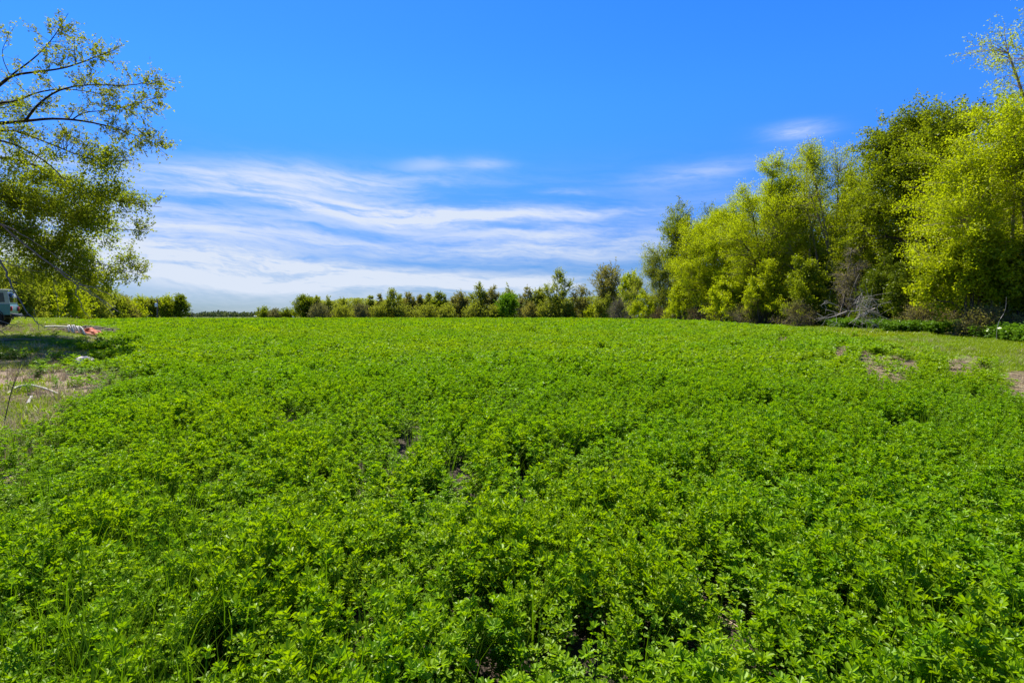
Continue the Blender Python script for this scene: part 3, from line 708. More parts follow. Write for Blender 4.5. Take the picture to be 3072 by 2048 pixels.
# ------------------------------------------------------------------ the maple on the left
def pw(px, py, d): return np.array([pxx(px, d), d, top_z(py, d)])
def mw(px, py, d): return pw(px, py, 20.4 + (d - 24) * .35)      # depth within the maple
def maple():
    rg = np.random.default_rng(77)
    tx, ty = -25.6, 20.6; tz = hz(tx, ty) - .08
    skel = []
    trunk = np.array([[tx, ty, tz], [tx + .1, ty, tz + 1.5], [tx + .2, ty + .1, tz + 3.2], [tx + .1, ty + .3, tz + 5.5], [tx + .4, ty + .2, tz + 8.5], [tx + .3, ty, tz + 11.5]])
    skel.append((trunk, np.array([.48, .38, .34, .28, .18, .08])))
    def limb(pts, r0, r1, d0, d1, root=True):
        n = len(pts); ds = np.linspace(d0, d1, n)
        P = [mw(p[0], p[1], ds[i]) for i, p in enumerate(pts)]
        if root:
            f = P[0]; zr = max(tz + 2.2, f[2] - 2.4); k = np.interp(zr, trunk[:, 2], np.arange(6))
            a = np.array([np.interp(k, np.arange(6), trunk[:, i]) for i in range(3)])
            P = [a, (a + f) / 2 + np.array([0, 0, .35])] + P
        P = np.array(P)
        # smooth it
        k = np.linspace(0, len(P) - 1, len(P) * 3)
        Q = np.stack([np.interp(k, np.arange(len(P)), P[:, i]) for i in range(3)], 1)
        Q[1:-1] = (Q[:-2] + Q[1:-1] * 2 + Q[2:]) / 4; Q[1:-1] = (Q[:-2] + Q[1:-1] * 2 + Q[2:]) / 4
        skel.append((Q, np.linspace(r0 * .72, r1 * .72, len(Q))))
    limb([(-60, 300), (0, 255), (35, 225), (120, 215), (200, 205), (290, 170), (345, 150)], .12, .014, 24, 23)
    limb([(35, 225), (110, 170), (160, 115), (205, 40)], .045, .010, 23.8, 23.4, False)
    limb([(30, 225), (10, 185), (5, 150), (25, 110)], .025, .008, 23.8, 24, False)
    limb([(-60, 330), (0, 308), (45, 306), (110, 276), (190, 265), (270, 275), (345, 292)], .09, .012, 25, 24)
    limb([(78, 360), (110, 315), (170, 270), (260, 252), (400, 260), (490, 232)], .07, .010, 23, 22.5, False)
    limb([(-60, 372), (0, 370), (75, 364), (160, 354), (260, 363), (350, 385), (430, 415), (498, 447)], .13, .010, 23.4, 22.6)
    limb([(220, 357), (250, 335), (340, 332), (430, 305), (482, 288)], .035, .008, 23, 23, False)
    limb([(10, 378), (110, 415), (230, 465), (320, 490), (400, 480)], .08, .010, 23.2, 21.8, True)
    limb([(-60, 430), (10, 417), (120, 470), (190, 530), (240, 620)], .09, .010, 22.4, 21.5)
    limb([(-60, 466), (60, 478), (140, 512), (250, 560), (330, 602), (485, 622)], .11, .010, 25, 24)
    limb([(-60, 560), (60, 590), (180, 640), (320, 690), (445, 690)], .09, .010, 26, 25.5)
    limb([(-60, 640), (80, 690), (220, 760), (330, 800), (420, 825)], .08, .010, 26.5, 26)
    # low bare boughs in front, paler
    lobes = []
    def lobe(px, py, d, rpx, w=1.0, rz=None):
        r = rpx * 20.4 / F; lobes.append((mw(px, py, d), np.array([r, r * .9, (rz or rpx) * 20.4 / F]), w * r * r * r + .02))
    dense = [(40, 500, 24, 80), (140, 510, 22.5, 75), (240, 520, 22, 70), (310, 500, 23, 55), (60, 620, 25.5, 90), (180, 610, 24, 85), (300, 600, 24, 75), (360, 600, 24.5, 55),
             (50, 740, 26.5, 90), (170, 720, 26, 85), (280, 690, 25.5, 70), (340, 690, 25.5, 55), (250, 790, 26, 70), (310, 810, 26, 60), (150, 830, 27, 65), (280, 850, 26, 50), (40, 850, 27, 50), (90, 790, 26, 60), (200, 840, 26, 55), (110, 880, 27, 40), (230, 880, 26.5, 40), (20, 560, 25, 70), (120, 560, 24, 70), (230, 620, 24.5, 70)]
    for q in dense: lobe(*q, w=1.5)
    # the rest of the crown outside the picture
    for k in range(22):
        a = rg.uniform(0, 6.28); r = rg.uniform(2, 6.0); z = rg.uniform(3.0, 11.5)
        x = tx + r * math.cos(a) - .5; y = ty + r * math.sin(a)
        if y < 2 or x / y > -1.02: continue
        lobes.append((np.array([x, y, tz + z]), np.array([2.0, 2.0, 1.6]), 3.0))
    wood, lv = tree_parts(rg, skel, lobes, 680, tw_n=7, tw_len=.65, leaf=(.078, .055), per=27, trop=-.22, rad=.006, shell=.6, scatter=.20)
    # light sprays on the upper boughs
    rg2 = np.random.default_rng(78); lobes2 = []
    for q in [(60, 150, 23.8, 60, 1.0), (150, 130, 23.6, 60, 1.0), (230, 150, 23.2, 60, 1.0), (300, 165, 23, 45, 1), (60, 240, 24, 60, 1), (160, 225, 23.5, 60, 1), (260, 225, 23, 55, 1),
              (340, 260, 22.8, 60, 1), (430, 265, 22.6, 50, 1), (250, 310, 23, 60, 1), (380, 330, 22.8, 60, 1), (450, 330, 22.6, 35, 1), (380, 400, 22.7, 55, 1), (460, 425, 22.6, 35, 1),
              (120, 330, 23.5, 60, 1), (200, 400, 22.8, 70, 1.2), (300, 430, 22.4, 60, 1.2), (60, 420, 23.4, 70, 1.3), (370, 470, 22, 30, 1.4), (440, 605, 24, 35, 1.2), (420, 690, 25.5, 30, 1.2), (400, 815, 26, 40, 1.0), (380, 760, 26, 25, 0.8), (320, 895, 26, 35, .6), (185, 85, 23.5, 25, 1), (203, 48, 23.4, 14, 1.0), (480, 240, 22.5, 22, 1), (490, 440, 22.6, 18, 1), (345, 155, 23, 18, 1), (475, 292, 23, 18, 1)]:
        r = q[3] * 20.4 / F; lobes2.append((mw(q[0], q[1], q[2]), np.array([r, r, r * .8]), q[4] * r))
    w2, l2 = tree_parts(rg2, skel, lobes2, 230, tw_n=5, tw_len=.55, leaf=(.072, .05), per=12, trop=.35, rad=.005, shell=.7, scatter=.06, tw_share=1.0)
    # bare low boughs
    bare = MB()
    def bough(pts, r0, r1, d0, d1):
        ds = np.linspace(d0, d1, len(pts)); P = np.array([mw(p[0], p[1], ds[i]) for i, p in enumerate(pts)])
        k = np.linspace(0, len(P) - 1, len(P) * 3); Q = np.stack([np.interp(k, np.arange(len(P)), P[:, i]) for i in range(3)], 1)
        Q[1:-1] = (Q[:-2] + Q[1:-1] * 2 + Q[2:]) / 4
        Q[1:-1] += rg.normal(size=(len(Q) - 2, 3)) * .02
        bare.tubes(Q[None], (np.linspace(min(r0, .06), r1, len(Q)) * .95)[None], 5)
    bough([(-420, 470), (-200, 570), (-60, 640), (0, 672), (70, 730), (160, 800), (230, 855), (290, 890), (355, 935)], .13, .010, 24, 20.5)
    bough([(160, 800), (200, 822), (262, 862), (310, 905), (340, 945)], .025, .006, 21.6, 20.4)
    bough([(233, 857), (262, 857), (285, 864), (325, 880), (360, 900)], .025, .006, 21, 20.6)
    bough([(232, 858), (228, 878), (237, 905), (250, 935), (275, 955)], .022, .005, 21, 20.6)
    bough([(285, 862), (298, 858)], .010, .005, 20.9, 20.8)
    bough([(-60, 655), (0, 668), (60, 700), (120, 733), (200, 795)], .035, .007, 22.6, 21.4)
    bough([(70, 690), (95, 680), (150, 678)], .010, .005, 21.9, 21.6)
    bough([(-420, 520), (-200, 640), (-40, 720), (15, 800), (25, 838), (45, 875), (82, 938), (115, 968), (137, 985)], .10, .008, 23.5, 19.5)
    bough([(-60, 770), (0, 778), (40, 798), (75, 806), (130, 815)], .03, .006, 23, 22)
    bough([(84, 940), (76, 952), (74, 956)], .016, .008, 19.9, 19.8)
    bough([(110, 963), (114, 975), (118, 995), (116, 1008)], .012, .004, 19.6, 19.4)
    bough([(-80, 945), (0, 962), (30, 974), (60, 979), (90, 976)], .02, .006, 21, 19.8)
    bough([(-60, 1010), (0, 994), (30, 985), (60, 965)], .018, .006, 20.5, 20.2)
    bough([(-30, 990), (0, 995), (30, 1004), (60, 1009)], .014, .006, 19.6, 19.4)
    bough([(165, 850), (172, 900), (176, 935)], .012, .006, 24, 24)
    for _ in range(34):
        px, py = rg.uniform(20, 330), rg.uniform(760, 930); L = rg.uniform(20, 60); a = rg.uniform(.2, 1.3)
        bough([(px, py), (px + L * .5 * math.cos(a), py + L * .5 * math.sin(a) - 4), (px + L * math.cos(a), py + L * math.sin(a))], .008, .003, rg.uniform(20.5, 24), rg.uniform(20.5, 24))
    t = empty('overhanging_tree', (tx, ty, tz)); tag(t, 'large spring-leafed tree reaching in from the left edge with long arching boughs', 'tree')
    def sub(mb, name, mat, attr=False, kind=None):
        me = mb.mesh('maple_' + name, smooth=not attr, attr=attr); me.transform(Matrix.Translation((-tx, -ty, -tz)))
        return obj(name, me, M[mat], t, kind=kind)
    sub(wood, 'trunk', 'bark_dark'); sub(w2, 'spray_twigs', 'bark_dark')
    sub(bare, 'low_boughs', 'bark_pale')['label'] = 'bare pale low boughs reaching down to the grass'
    sub(lv, 'crown', 'lf_maple', True, 'stuff'); sub(l2, 'upper_leaves', 'lf_maple_young', True, 'stuff')['label'] = 'sparse young yellow-green leaves on the upper boughs'
maple()

# ------------------------------------------------------------------ scattered plants (stuff)
def scatter(name, pts, rot, scl, idx, tone, protos):
    me = bpy.data.meshes.new(name); n = len(pts)
    me.vertices.add(n); me.vertices.foreach_set('co', np.ascontiguousarray(pts, np.float32).ravel())
    a = me.attributes.new('rot', 'FLOAT_VECTOR', 'POINT'); a.data.foreach_set('vector', np.ascontiguousarray(rot, np.float32).ravel())
    a = me.attributes.new('scl', 'FLOAT_VECTOR', 'POINT'); a.data.foreach_set('vector', np.ascontiguousarray(scl, np.float32).ravel())
    a = me.attributes.new('idx', 'INT', 'POINT'); a.data.foreach_set('value', np.asarray(idx, np.int32))
    a = me.attributes.new('tone', 'FLOAT', 'POINT'); a.data.foreach_set('value', np.asarray(tone, np.float32))
    o = obj(name, me, kind='stuff')
    g = bpy.data.node_groups.new(name + '_scatter', 'GeometryNodeTree')
    g.interface.new_socket('Geometry', in_out='INPUT', socket_type='NodeSocketGeometry')
    g.interface.new_socket('Geometry', in_out='OUTPUT', socket_type='NodeSocketGeometry')
    nd, ln = g.nodes, g.links
    gi = nd.new('NodeGroupInput'); go = nd.new('NodeGroupOutput')
    g2i = nd.new('GeometryNodeGeometryToInstance')
    for p in reversed(protos):        # links to a multi-input arrive in reverse order
        oi = nd.new('GeometryNodeObjectInfo'); oi.inputs['Object'].default_value = p; oi.inputs['As Instance'].default_value = False
        ln.new(oi.outputs['Geometry'], g2i.inputs[0])
    iop = nd.new('GeometryNodeInstanceOnPoints'); iop.inputs['Pick Instance'].default_value = True
    m2p = nd.new('GeometryNodeMeshToPoints')
    ln.new(gi.outputs[0], m2p.inputs[0]); ln.new(m2p.outputs[0], iop.inputs['Points']); ln.new(g2i.outputs[0], iop.inputs['Instance'])
    def na(nm, typ):
        x = nd.new('GeometryNodeInputNamedAttribute'); x.data_type = typ; x.inputs['Name'].default_value = nm; return x.outputs['Attribute']
    e2r = nd.new('FunctionNodeEulerToRotation'); ln.new(na('rot', 'FLOAT_VECTOR'), e2r.inputs[0])
    ln.new(e2r.outputs[0], iop.inputs['Rotation']); ln.new(na('scl', 'FLOAT_VECTOR'), iop.inputs['Scale']); ln.new(na('idx', 'INT'), iop.inputs['Instance Index'])
    ln.new(iop.outputs[0], go.inputs[0])
    md = o.modifiers.new('scatter', 'NODES'); md.node_group = g
    return o

def proto(name, mb, mat):
    me = mb.mesh(name, attr=True); me.materials.append(M[mat])
    return bpy.data.objects.new(name, me)      # source shape for a scatter, never linked

def alfalfa(seed, stems, spread, nleaf, rich, size=1.0, H=.36):
    rg = np.random.default_rng(seed); mb = MB()
    for s in range(stems):
        a = rg.uniform(0, 6.28); r = spread * math.sqrt(rg.random()); b = np.array([r * math.cos(a), r * math.sin(a), -.03])
        hh = H * rg.uniform(.72, 1.12); ln = rg.normal(size=2) * .10 * hh
        top = b + np.array([ln[0] + b[0] * .35, ln[1] + b[1] * .35, hh]); c = (b + top) / 2 + np.array([ln[0] * -.3, ln[1] * -.3, .04])
        sp = bez(b, c, top, 5)
        if rich: mb.tubes(sp[None], np.linspace(.0022, .0012, 5)[None], 3, [.45])
        n = nleaf
        t = np.concatenate([rg.uniform(.25, .9, n - n // 3), rg.uniform(.88, 1.0, n // 3)])
        k = t * 4; P = np.stack([np.interp(k, np.arange(5), sp[:, i]) for i in range(3)], 1)
        ang = np.arange(n) * 2.4 + rg.uniform(0, 6); up = .25 + (t > .86) * rg.uniform(.4, 1.7, n)
        D = unit(np.stack([np.cos(ang), np.sin(ang), up], 1))
        pet = rg.uniform(.018, .04, n)[:, None] * np.where(t > .86, .55, 1.0)[:, None] * size
        B = P + D * pet
        Nn = unit(np.stack([-np.cos(ang) * .45 * up, -np.sin(ang) * .45 * up, np.ones(n)], 1) + rg.normal(size=(n, 3)) * .25)
        S = unit(np.cross(D, Nn))
        L = rg.uniform(.024, .042, n) * size * np.where(t > .86, 1.12, 1.0)
        for lat in (0, 1, -1):
            Dl = D if lat == 0 else unit(D * .62 + S * lat)
            q = leaflets(B, Dl + rg.normal(size=(n, 3)) * .12, Nn, L * (1 if lat == 0 else .92), L * .235, .45, rich)
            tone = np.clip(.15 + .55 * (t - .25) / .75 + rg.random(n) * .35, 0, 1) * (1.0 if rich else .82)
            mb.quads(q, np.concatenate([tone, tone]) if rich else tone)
    return mb

def grass_tuft(seed, n, H, spread, w=.0035, seg=4, lean=.5):
    rg = np.random.default_rng(seed); mb = MB()
    for i in range(n):
        a = rg.uniform(0, 6.28); r = spread * math.sqrt(rg.random()); b = np.array([r * math.cos(a), r * math.sin(a), -.02])
        h = H * rg.uniform(.5, 1.15); d = unit(np.array([b[0] / max(spread, .01) + rg.normal() * .6, b[1] / max(spread, .01) + rg.normal() * .6, 0]))
        t = np.linspace(0, 1, seg)[:, None]
        P = b + np.array([0, 0, 1.0]) * h * t * (1 - .22 * lean * t) + d * h * lean * rg.uniform(.2, 1.0) * t ** 2.2
        S = np.cross(d, [0, 0, 1.0]); ww = w * rg.uniform(.7, 1.4) * (1 - t * .9)
        Lf, Rt = P - S * ww, P + S * ww
        for k in range(seg - 1):
            mb.quads(np.stack([Lf[k], Rt[k], Rt[k + 1], Lf[k + 1]])[None], [rg.random() * .6 + .4 * (k / seg)])
    return mb

def weed_clump(seed, n, H, spread, ls=.07):
    rg = np.random.default_rng(seed); mb = MB()
    for i in range(n):
        a = rg.uniform(0, 6.28); r = spread * math.sqrt(rg.random()); b = np.array([r * math.cos(a), r * math.sin(a), -.02]); h = H * rg.uniform(.5, 1.1)
        top = b + np.array([rg.normal() * .1 * h, rg.normal() * .1 * h, h])
        mb.tubes(np.stack([b, top])[None], np.array([[.004, .002]]), 3, [.2])
        m = 16; t = rg.uniform(.2, 1.02, m); P = b + (top - b) * t[:, None]; ang = rg.uniform(0, 6.28, m)
        D = unit(np.stack([np.cos(ang), np.sin(ang), rg.uniform(-.4, .5, m)], 1))
        L = ls * rg.uniform(.6, 1.2, m)
        mb.quads(leaflets(P + D * .01, D, unit(np.array([0, 0, 1.0]) + rg.normal(size=(m, 3)) * .35), L, L * .28, .3), np.clip(t * .6 + rg.random(m) * .4, 0, 1))
    return mb

def straw_bits(seed, n, spread):
    rg = np.random.default_rng(seed); mb = MB()
    a = rg.uniform(0, 6.28, n); r = spread * np.sqrt(rg.random(n)); b = np.stack([r * np.cos(a), r * np.sin(a), rg.uniform(.003, .02, n)], 1)
    d = rg.uniform(0, 6.28, n); L = rg.uniform(.05, .22, n); dv = np.stack([np.cos(d) * L, np.sin(d) * L, rg.normal(size=n) * .012], 1)
    mb.tubes(np.stack([b - dv / 2, b + np.array([0, 0, .006]), b + dv / 2], 1), np.full((n, 3), .0022), 3, rg.random(n))
    return mb

def rand_pts(rg, n, y0, y1, xa, xb, power=1.0):
    y = y0 + (y1 - y0) * rg.random(n) ** power
    return y

def field():
    rg = np.random.default_rng(31)
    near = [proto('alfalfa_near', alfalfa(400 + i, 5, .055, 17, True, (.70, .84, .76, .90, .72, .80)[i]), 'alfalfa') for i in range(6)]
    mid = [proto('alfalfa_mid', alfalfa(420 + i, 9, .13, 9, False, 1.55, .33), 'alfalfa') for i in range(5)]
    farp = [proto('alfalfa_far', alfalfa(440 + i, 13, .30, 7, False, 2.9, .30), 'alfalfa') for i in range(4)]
    gt = [proto('field_grass', grass_tuft(460 + i, 16, .54, .07, .0034), 'grass_tall') for i in range(4)]
    PX, PY, SX, SZ, ID, TN, RT = [], [], [], [], [], [], []
    def zone(y0, y1, dens, i0, ni, margin, fin=None, fout=None):
        wmax = y1 * 1.12 + margin
        area = (y1 - y0) * 2 * wmax; n = int(area * dens)
        x = rg.uniform(-wmax, wmax, n); y = rg.uniform(y0, y1, n)
        ok = (np.abs(x) < np.maximum(y, 0) * 1.07 + margin)
        ed = .6 * vnoise(x * .9, y * .9, 41) + .35 * vnoise(x * 2.7, y * 2.7, 42)
        dl = x - xL(y) + ed; dr = xR(y) - x + ed * 1.2
        # straggling plants just past both edges
        stray = (rg.random(n) < .30 * sstep(-2.2, 0, dr)) & (dr < 0) & (vnoise(x * .8, y * .8, 47) > .05)
        strayl = (rg.random(n) < .22 * sstep(-2.0, 0, dl)) & (dl < 0) & (vnoise(x * .8, y * .8, 48) > .1)
        ok &= ((dl > 0) & (dr > 0)) | ((stray | strayl) & ((dl > 0) | (dr > 0))) 
        ok &= y < FIELD_END - 4 * np.abs(vnoise(x * .1, y * 0, 50))
        ok &= (in_patch(x, y, BARE) > 1.0) | (rg.random(n) < .035)
        ok &= (in_patch(x, y, HOLES) > 1.0) | (rg.random(n) < .12)
        big_n = vnoise(x * .42, y * .42, 43); sm = vnoise(x * 1.6, y * 1.6, 44); fn = vnoise(x * 4.1, y * 4.1, 45)
        ok &= rg.random(n) < np.clip(.86 + .50 * sm + .42 * fn, .10, 1)
        if fin: ok &= rg.random(n) < sstep(fin[0], fin[1], y)
        if fout: ok &= rg.random(n) < 1 - sstep(fout[0], fout[1], y)
        x, y, b, s, f = x[ok], y[ok], big_n[ok], sm[ok], fn[ok]; n = len(x)
        edge = np.clip(np.minimum(dl[ok], dr[ok]) / 1.2, 0, 1)
        sc = (.92 + .14 * b + .26 * s + .20 * f + rg.normal(size=n) * .10) * (.72 + .28 * edge)
        PX.append(x); PY.append(y); SX.append(np.clip(.92 + .1 * b, .7, 1.3) * rg.uniform(.85, 1.2, n)); SZ.append(np.clip(sc, .4, 1.5))
        ID.append(rg.integers(i0, i0 + ni, n)); TN.append(np.clip(.45 + .45 * vnoise(x * .3, y * .3, 46) + .2 * s + rg.normal(size=n) * .25, 0, 1))
        RT.append(np.stack([rg.normal(size=n) * .14, rg.normal(size=n) * .14, rg.uniform(0, 6.28, n)], 1))
    zone(-1.5, 5.0, 128, 0, 6, 1.6)
    zone(5.0, 14.5, 100, 0, 6, 1.6, None, (7.5, 14.5))
    zone(7.5, 38.0, 32, 6, 5, 2.0, (7.5, 14.5), (22, 38))
    zone(22.0, 60.0, 6.5, 11, 4, 3.0, (22, 36))
    zone(60.0, 108.0, 3.2, 11, 4, 4.0)
    x = np.concatenate(PX); y = np.concatenate(PY); sx = np.concatenate(SX); sz = np.concatenate(SZ)
    pts = np.stack([x, y, hgt(x, y)], 1)
    o = scatter('alfalfa_crop', pts, np.concatenate(RT), np.stack([sx, sx, sz], 1), np.concatenate(ID), np.concatenate(TN), near + mid + farp)
    o['label'] = 'dense bright green alfalfa crop covering the field'
    print('alfalfa plants', len(x))
    # tall grass growing among the crop close to the camera
    n = 6500; y = rg.uniform(.6, 7.5, n); x = rg.uniform(-8, 8, n)
    u = x / np.maximum(y, .5) * F + 1536
    w = .08 + 1.1 * np.exp(-(((u - 450) / 420) ** 2 + ((y - 2.1) / 1.1) ** 2)) + .25 * np.exp(-(((u - 1250) / 320) ** 2 + ((y - 2.2) / .8) ** 2)) + .25 * (vnoise(x * 1.5, y * 1.5, 52) > .45)
    ok = (np.abs(x) < y * 1.07 + 1.2) & (x > xL(y) - .5) & (rg.random(n) < w)
    x, y = x[ok], y[ok]; n = len(x)
    s = rg.uniform(.75, 1.25, n)
    o = scatter('field_grass', np.stack([x, y, hgt(x, y)], 1), np.stack([rg.normal(size=n) * .08, rg.normal(size=n) * .08, rg.uniform(0, 6.28, n)], 1), np.stack([s, s, s], 1), rg.integers(0, 4, n), rg.random(n), gt)
    o['label'] = 'tall grass blades growing among the alfalfa in the foreground'
field()

def verges():
    rg = np.random.default_rng(61)
    tuft = [proto('turf_tuft', grass_tuft(500 + i, 26, .13, .12, .006, 3, .8), 'grass') for i in range(4)]
    fart = [proto('turf_far', grass_tuft(510 + i, 34, .17, .32, .016, 3, .9), 'grass') for i in range(3)]
    P, RO, S, I, T = [], [], [], [], []
    def add(x, y, s, i0, n_i, tone):
        n = len(x); P.append(np.stack([x, y, hgt(x, y)], 1)); RO.append(np.stack([rg.normal(size=n) * .1, rg.normal(size=n) * .1, rg.uniform(0, 6.28, n)], 1))
        S.append(np.stack([s, s, s * rg.uniform(.7, 1.2, n)], 1)); I.append(rg.integers(i0, i0 + n_i, n)); T.append(tone)
    # right verge
    n = 60000; y = 4 + 76 * rg.random(n) ** 1.6; e = rg.uniform(-.9, 11, n); x = xR(y) + e
    ok = (in_patch(x, y, BARE) > 1.0) & (x < y * 1.1 + 3) & (rg.random(n) < .75 + .4 * vnoise(x * .7, y * .7, 71)) & (rg.random(n) < 1 - sstep(7, 10, e) * .75)
    x, y = x[ok], y[ok]; fr = y > 26
    tn = np.clip(.55 + .45 * vnoise(x * .3, y * .3, 72) + rg.normal(size=len(x)) * .15, 0, 1)
    add(x[~fr], y[~fr], rg.uniform(.8, 1.4, (~fr).sum()), 0, 4, tn[~fr]); add(x[fr], y[fr], rg.uniform(.8, 1.4, fr.sum()), 4, 3, tn[fr])
    # strip of turf beyond the crop
    n = 9000; y = rg.uniform(103, 128, n); x = rg.uniform(-110, 28, n); add(x, y, rg.uniform(1.2, 2.2, n), 4, 3, rg.random(n))
    # left bank
    n = 52000; y = 5 + 60 * rg.random(n) ** 1.5; e = rg.uniform(-.6, 16, n); x = xL(y) - e
    gdens = .34 + .42 * vnoise(x * .5, y * .5, 73) + .30 * vnoise(x * 1.4, y * 1.4, 74) + .8 * sstep(14.0, 18, y)
    ok = (x > -y * 1.1 - 4) & (rg.random(n) < gdens)
    x, y = x[ok], y[ok]; fr = y > 30
    tn = np.clip(.65 + .4 * vnoise(x * .4, y * .4, 75) + rg.normal(size=len(x)) * .2, 0, 1)
    ss = rg.uniform(.7, 1.5, len(x)) * np.where((x < -15) & (y > 17), .5, 1.0)
    add(x[~fr], y[~fr], ss[~fr], 0, 4, tn[~fr]); add(x[fr], y[fr], rg.uniform(.8, 1.4, fr.sum()), 4, 3, tn[fr])
    o = scatter('verge_grass', np.concatenate(P), np.concatenate(RO), np.concatenate(S), np.concatenate(I), np.concatenate(T), tuft + fart)
    o['label'] = 'short yellow-green grass on the verges beside the field'
    # straw litter on bare soil
    st = [proto('straw', straw_bits(520 + i, 40, .22), 'straw') for i in range(3)]
    X, Y = [], []
    n = 12000; y = 4 + 15 * rg.random(n); x = xL(y) - rg.uniform(-1.0, 8, n); ok = (x > -y * 1.08 - 2) & (vnoise(x * .5, y * .5, 76) > -.35); X.append(x[ok]); Y.append(y[ok])
    for (a, b, w, ry) in BARE:
        k = int(26 * w * b * ry * 3.2) + 30; yy = b + rg.normal(size=k) * ry * .6; X.append((a + rg.normal(size=k) * w * .6) * yy); Y.append(yy)
    n = 60; X.append(rg.uniform(-3, 4, n)); Y.append(rg.uniform(1.2, 5, n))
    x = np.concatenate(X); y = np.concatenate(Y); n = len(x); s = rg.uniform(.7, 1.3, n)
    o = scatter('straw_litter', np.stack([x, y, hgt(x, y)], 1), np.stack([np.zeros(n), np.zeros(n), rg.uniform(0, 6.28, n)], 1), np.stack([s, s, s], 1), rg.integers(0, 3, n), rg.random(n), st)
    o['label'] = 'dry straw litter lying on the bare soil'
    dt = [proto('dry_tuft', grass_tuft(525 + i, 18, .26, .09, .0035, 3, .7), 'straw') for i in range(3)]
    n = 6500; y = 5 + 40 * rg.random(n) ** 1.7; side = rg.random(n) < .35
    x = np.where(side, xR(y) + rg.uniform(0, 9, n), xL(y) - rg.uniform(0, 9, n)); ok = (vnoise(x * .6, y * .6, 91) > np.where(x > 0, .15, -.35)) & (np.abs(x) < y * 1.1 + 2) & (in_patch(x, y, BARE) > 1); x, y = x[ok], y[ok]; n = len(x); s = rg.uniform(.5, 1.2, n)
    o = scatter('dry_grass', np.stack([x, y, hgt(x, y)], 1), np.stack([rg.normal(size=n) * .2, rg.normal(size=n) * .2, rg.uniform(0, 6.28, n)], 1), np.stack([s, s, s], 1), rg.integers(0, 3, n), rg.random(n), dt)
    o['label'] = 'dry straw-coloured grass tufts on the verges'
    # dark weeds at the foot of the right-hand trees and scattered on the left bank
    wd = [proto('weed', weed_clump(530 + i, 6, .50, .16, .12), 'weed') for i in range(4)]
    n = 9500; y = 12 + 70 * rg.random(n) ** 1.5; e = 5.6 + 2.9 * np.abs(rg.normal(size=n)) * .8 + .9 * vnoise(y * .35, y * 0, 81) - 1.5 * sstep(22, 40, y); x = xR(y) + e
    ok = (x < y * 1.12 + 3) & (rg.random(n) < .72 + .5 * vnoise(x * .6, y * .6, 82)); x, y = x[ok], y[ok]
    n2 = 900; y2 = rg.uniform(11, 30, n2); x2 = xL(y2) - rg.uniform(-.6, 8, n2); ok = (vnoise(x2 * .55, y2 * .55, 83) > .42) & ~((x2 < -16.5) & (y2 > 15.5)); x2, y2 = x2[ok], y2[ok]
    x = np.concatenate([x, x2]); y = np.concatenate([y, y2]); n = len(x); s = rg.uniform(.7, 1.5, n); s[-len(x2):] *= .55
    o = scatter('weeds', np.stack([x, y, hgt(x, y)], 1), np.stack([rg.normal(size=n) * .1, rg.normal(size=n) * .1, rg.uniform(0, 6.28, n)], 1), np.stack([s, s, s], 1), rg.integers(0, 4, n), rg.random(n) ** 1.5, wd)
    o['label'] = 'dark green nettles and weeds at the foot of the trees'
verges()

# ------------------------------------------------------------------ dead wood and litter
def branch_tangle(name, label, pts_list, mat, cat, base):
    mb = MB()
    for P, r0, r1 in pts_list:
        P = np.array(P); k = np.linspace(0, len(P) - 1, len(P) * 3); Q = np.stack([np.interp(k, np.arange(len(P)), P[:, i]) for i in range(3)], 1)
        Q[1:-1] = (Q[:-2] + Q[1:-1] * 2 + Q[2:]) / 4
        mb.tubes(Q[None], np.linspace(r0, r1, len(Q))[None], 5)
    me = mb.mesh(name, smooth=True); me.transform(Matrix.Translation(-Vector(base)))
    return tag(obj(name, me, M[mat], loc=base), label, cat)

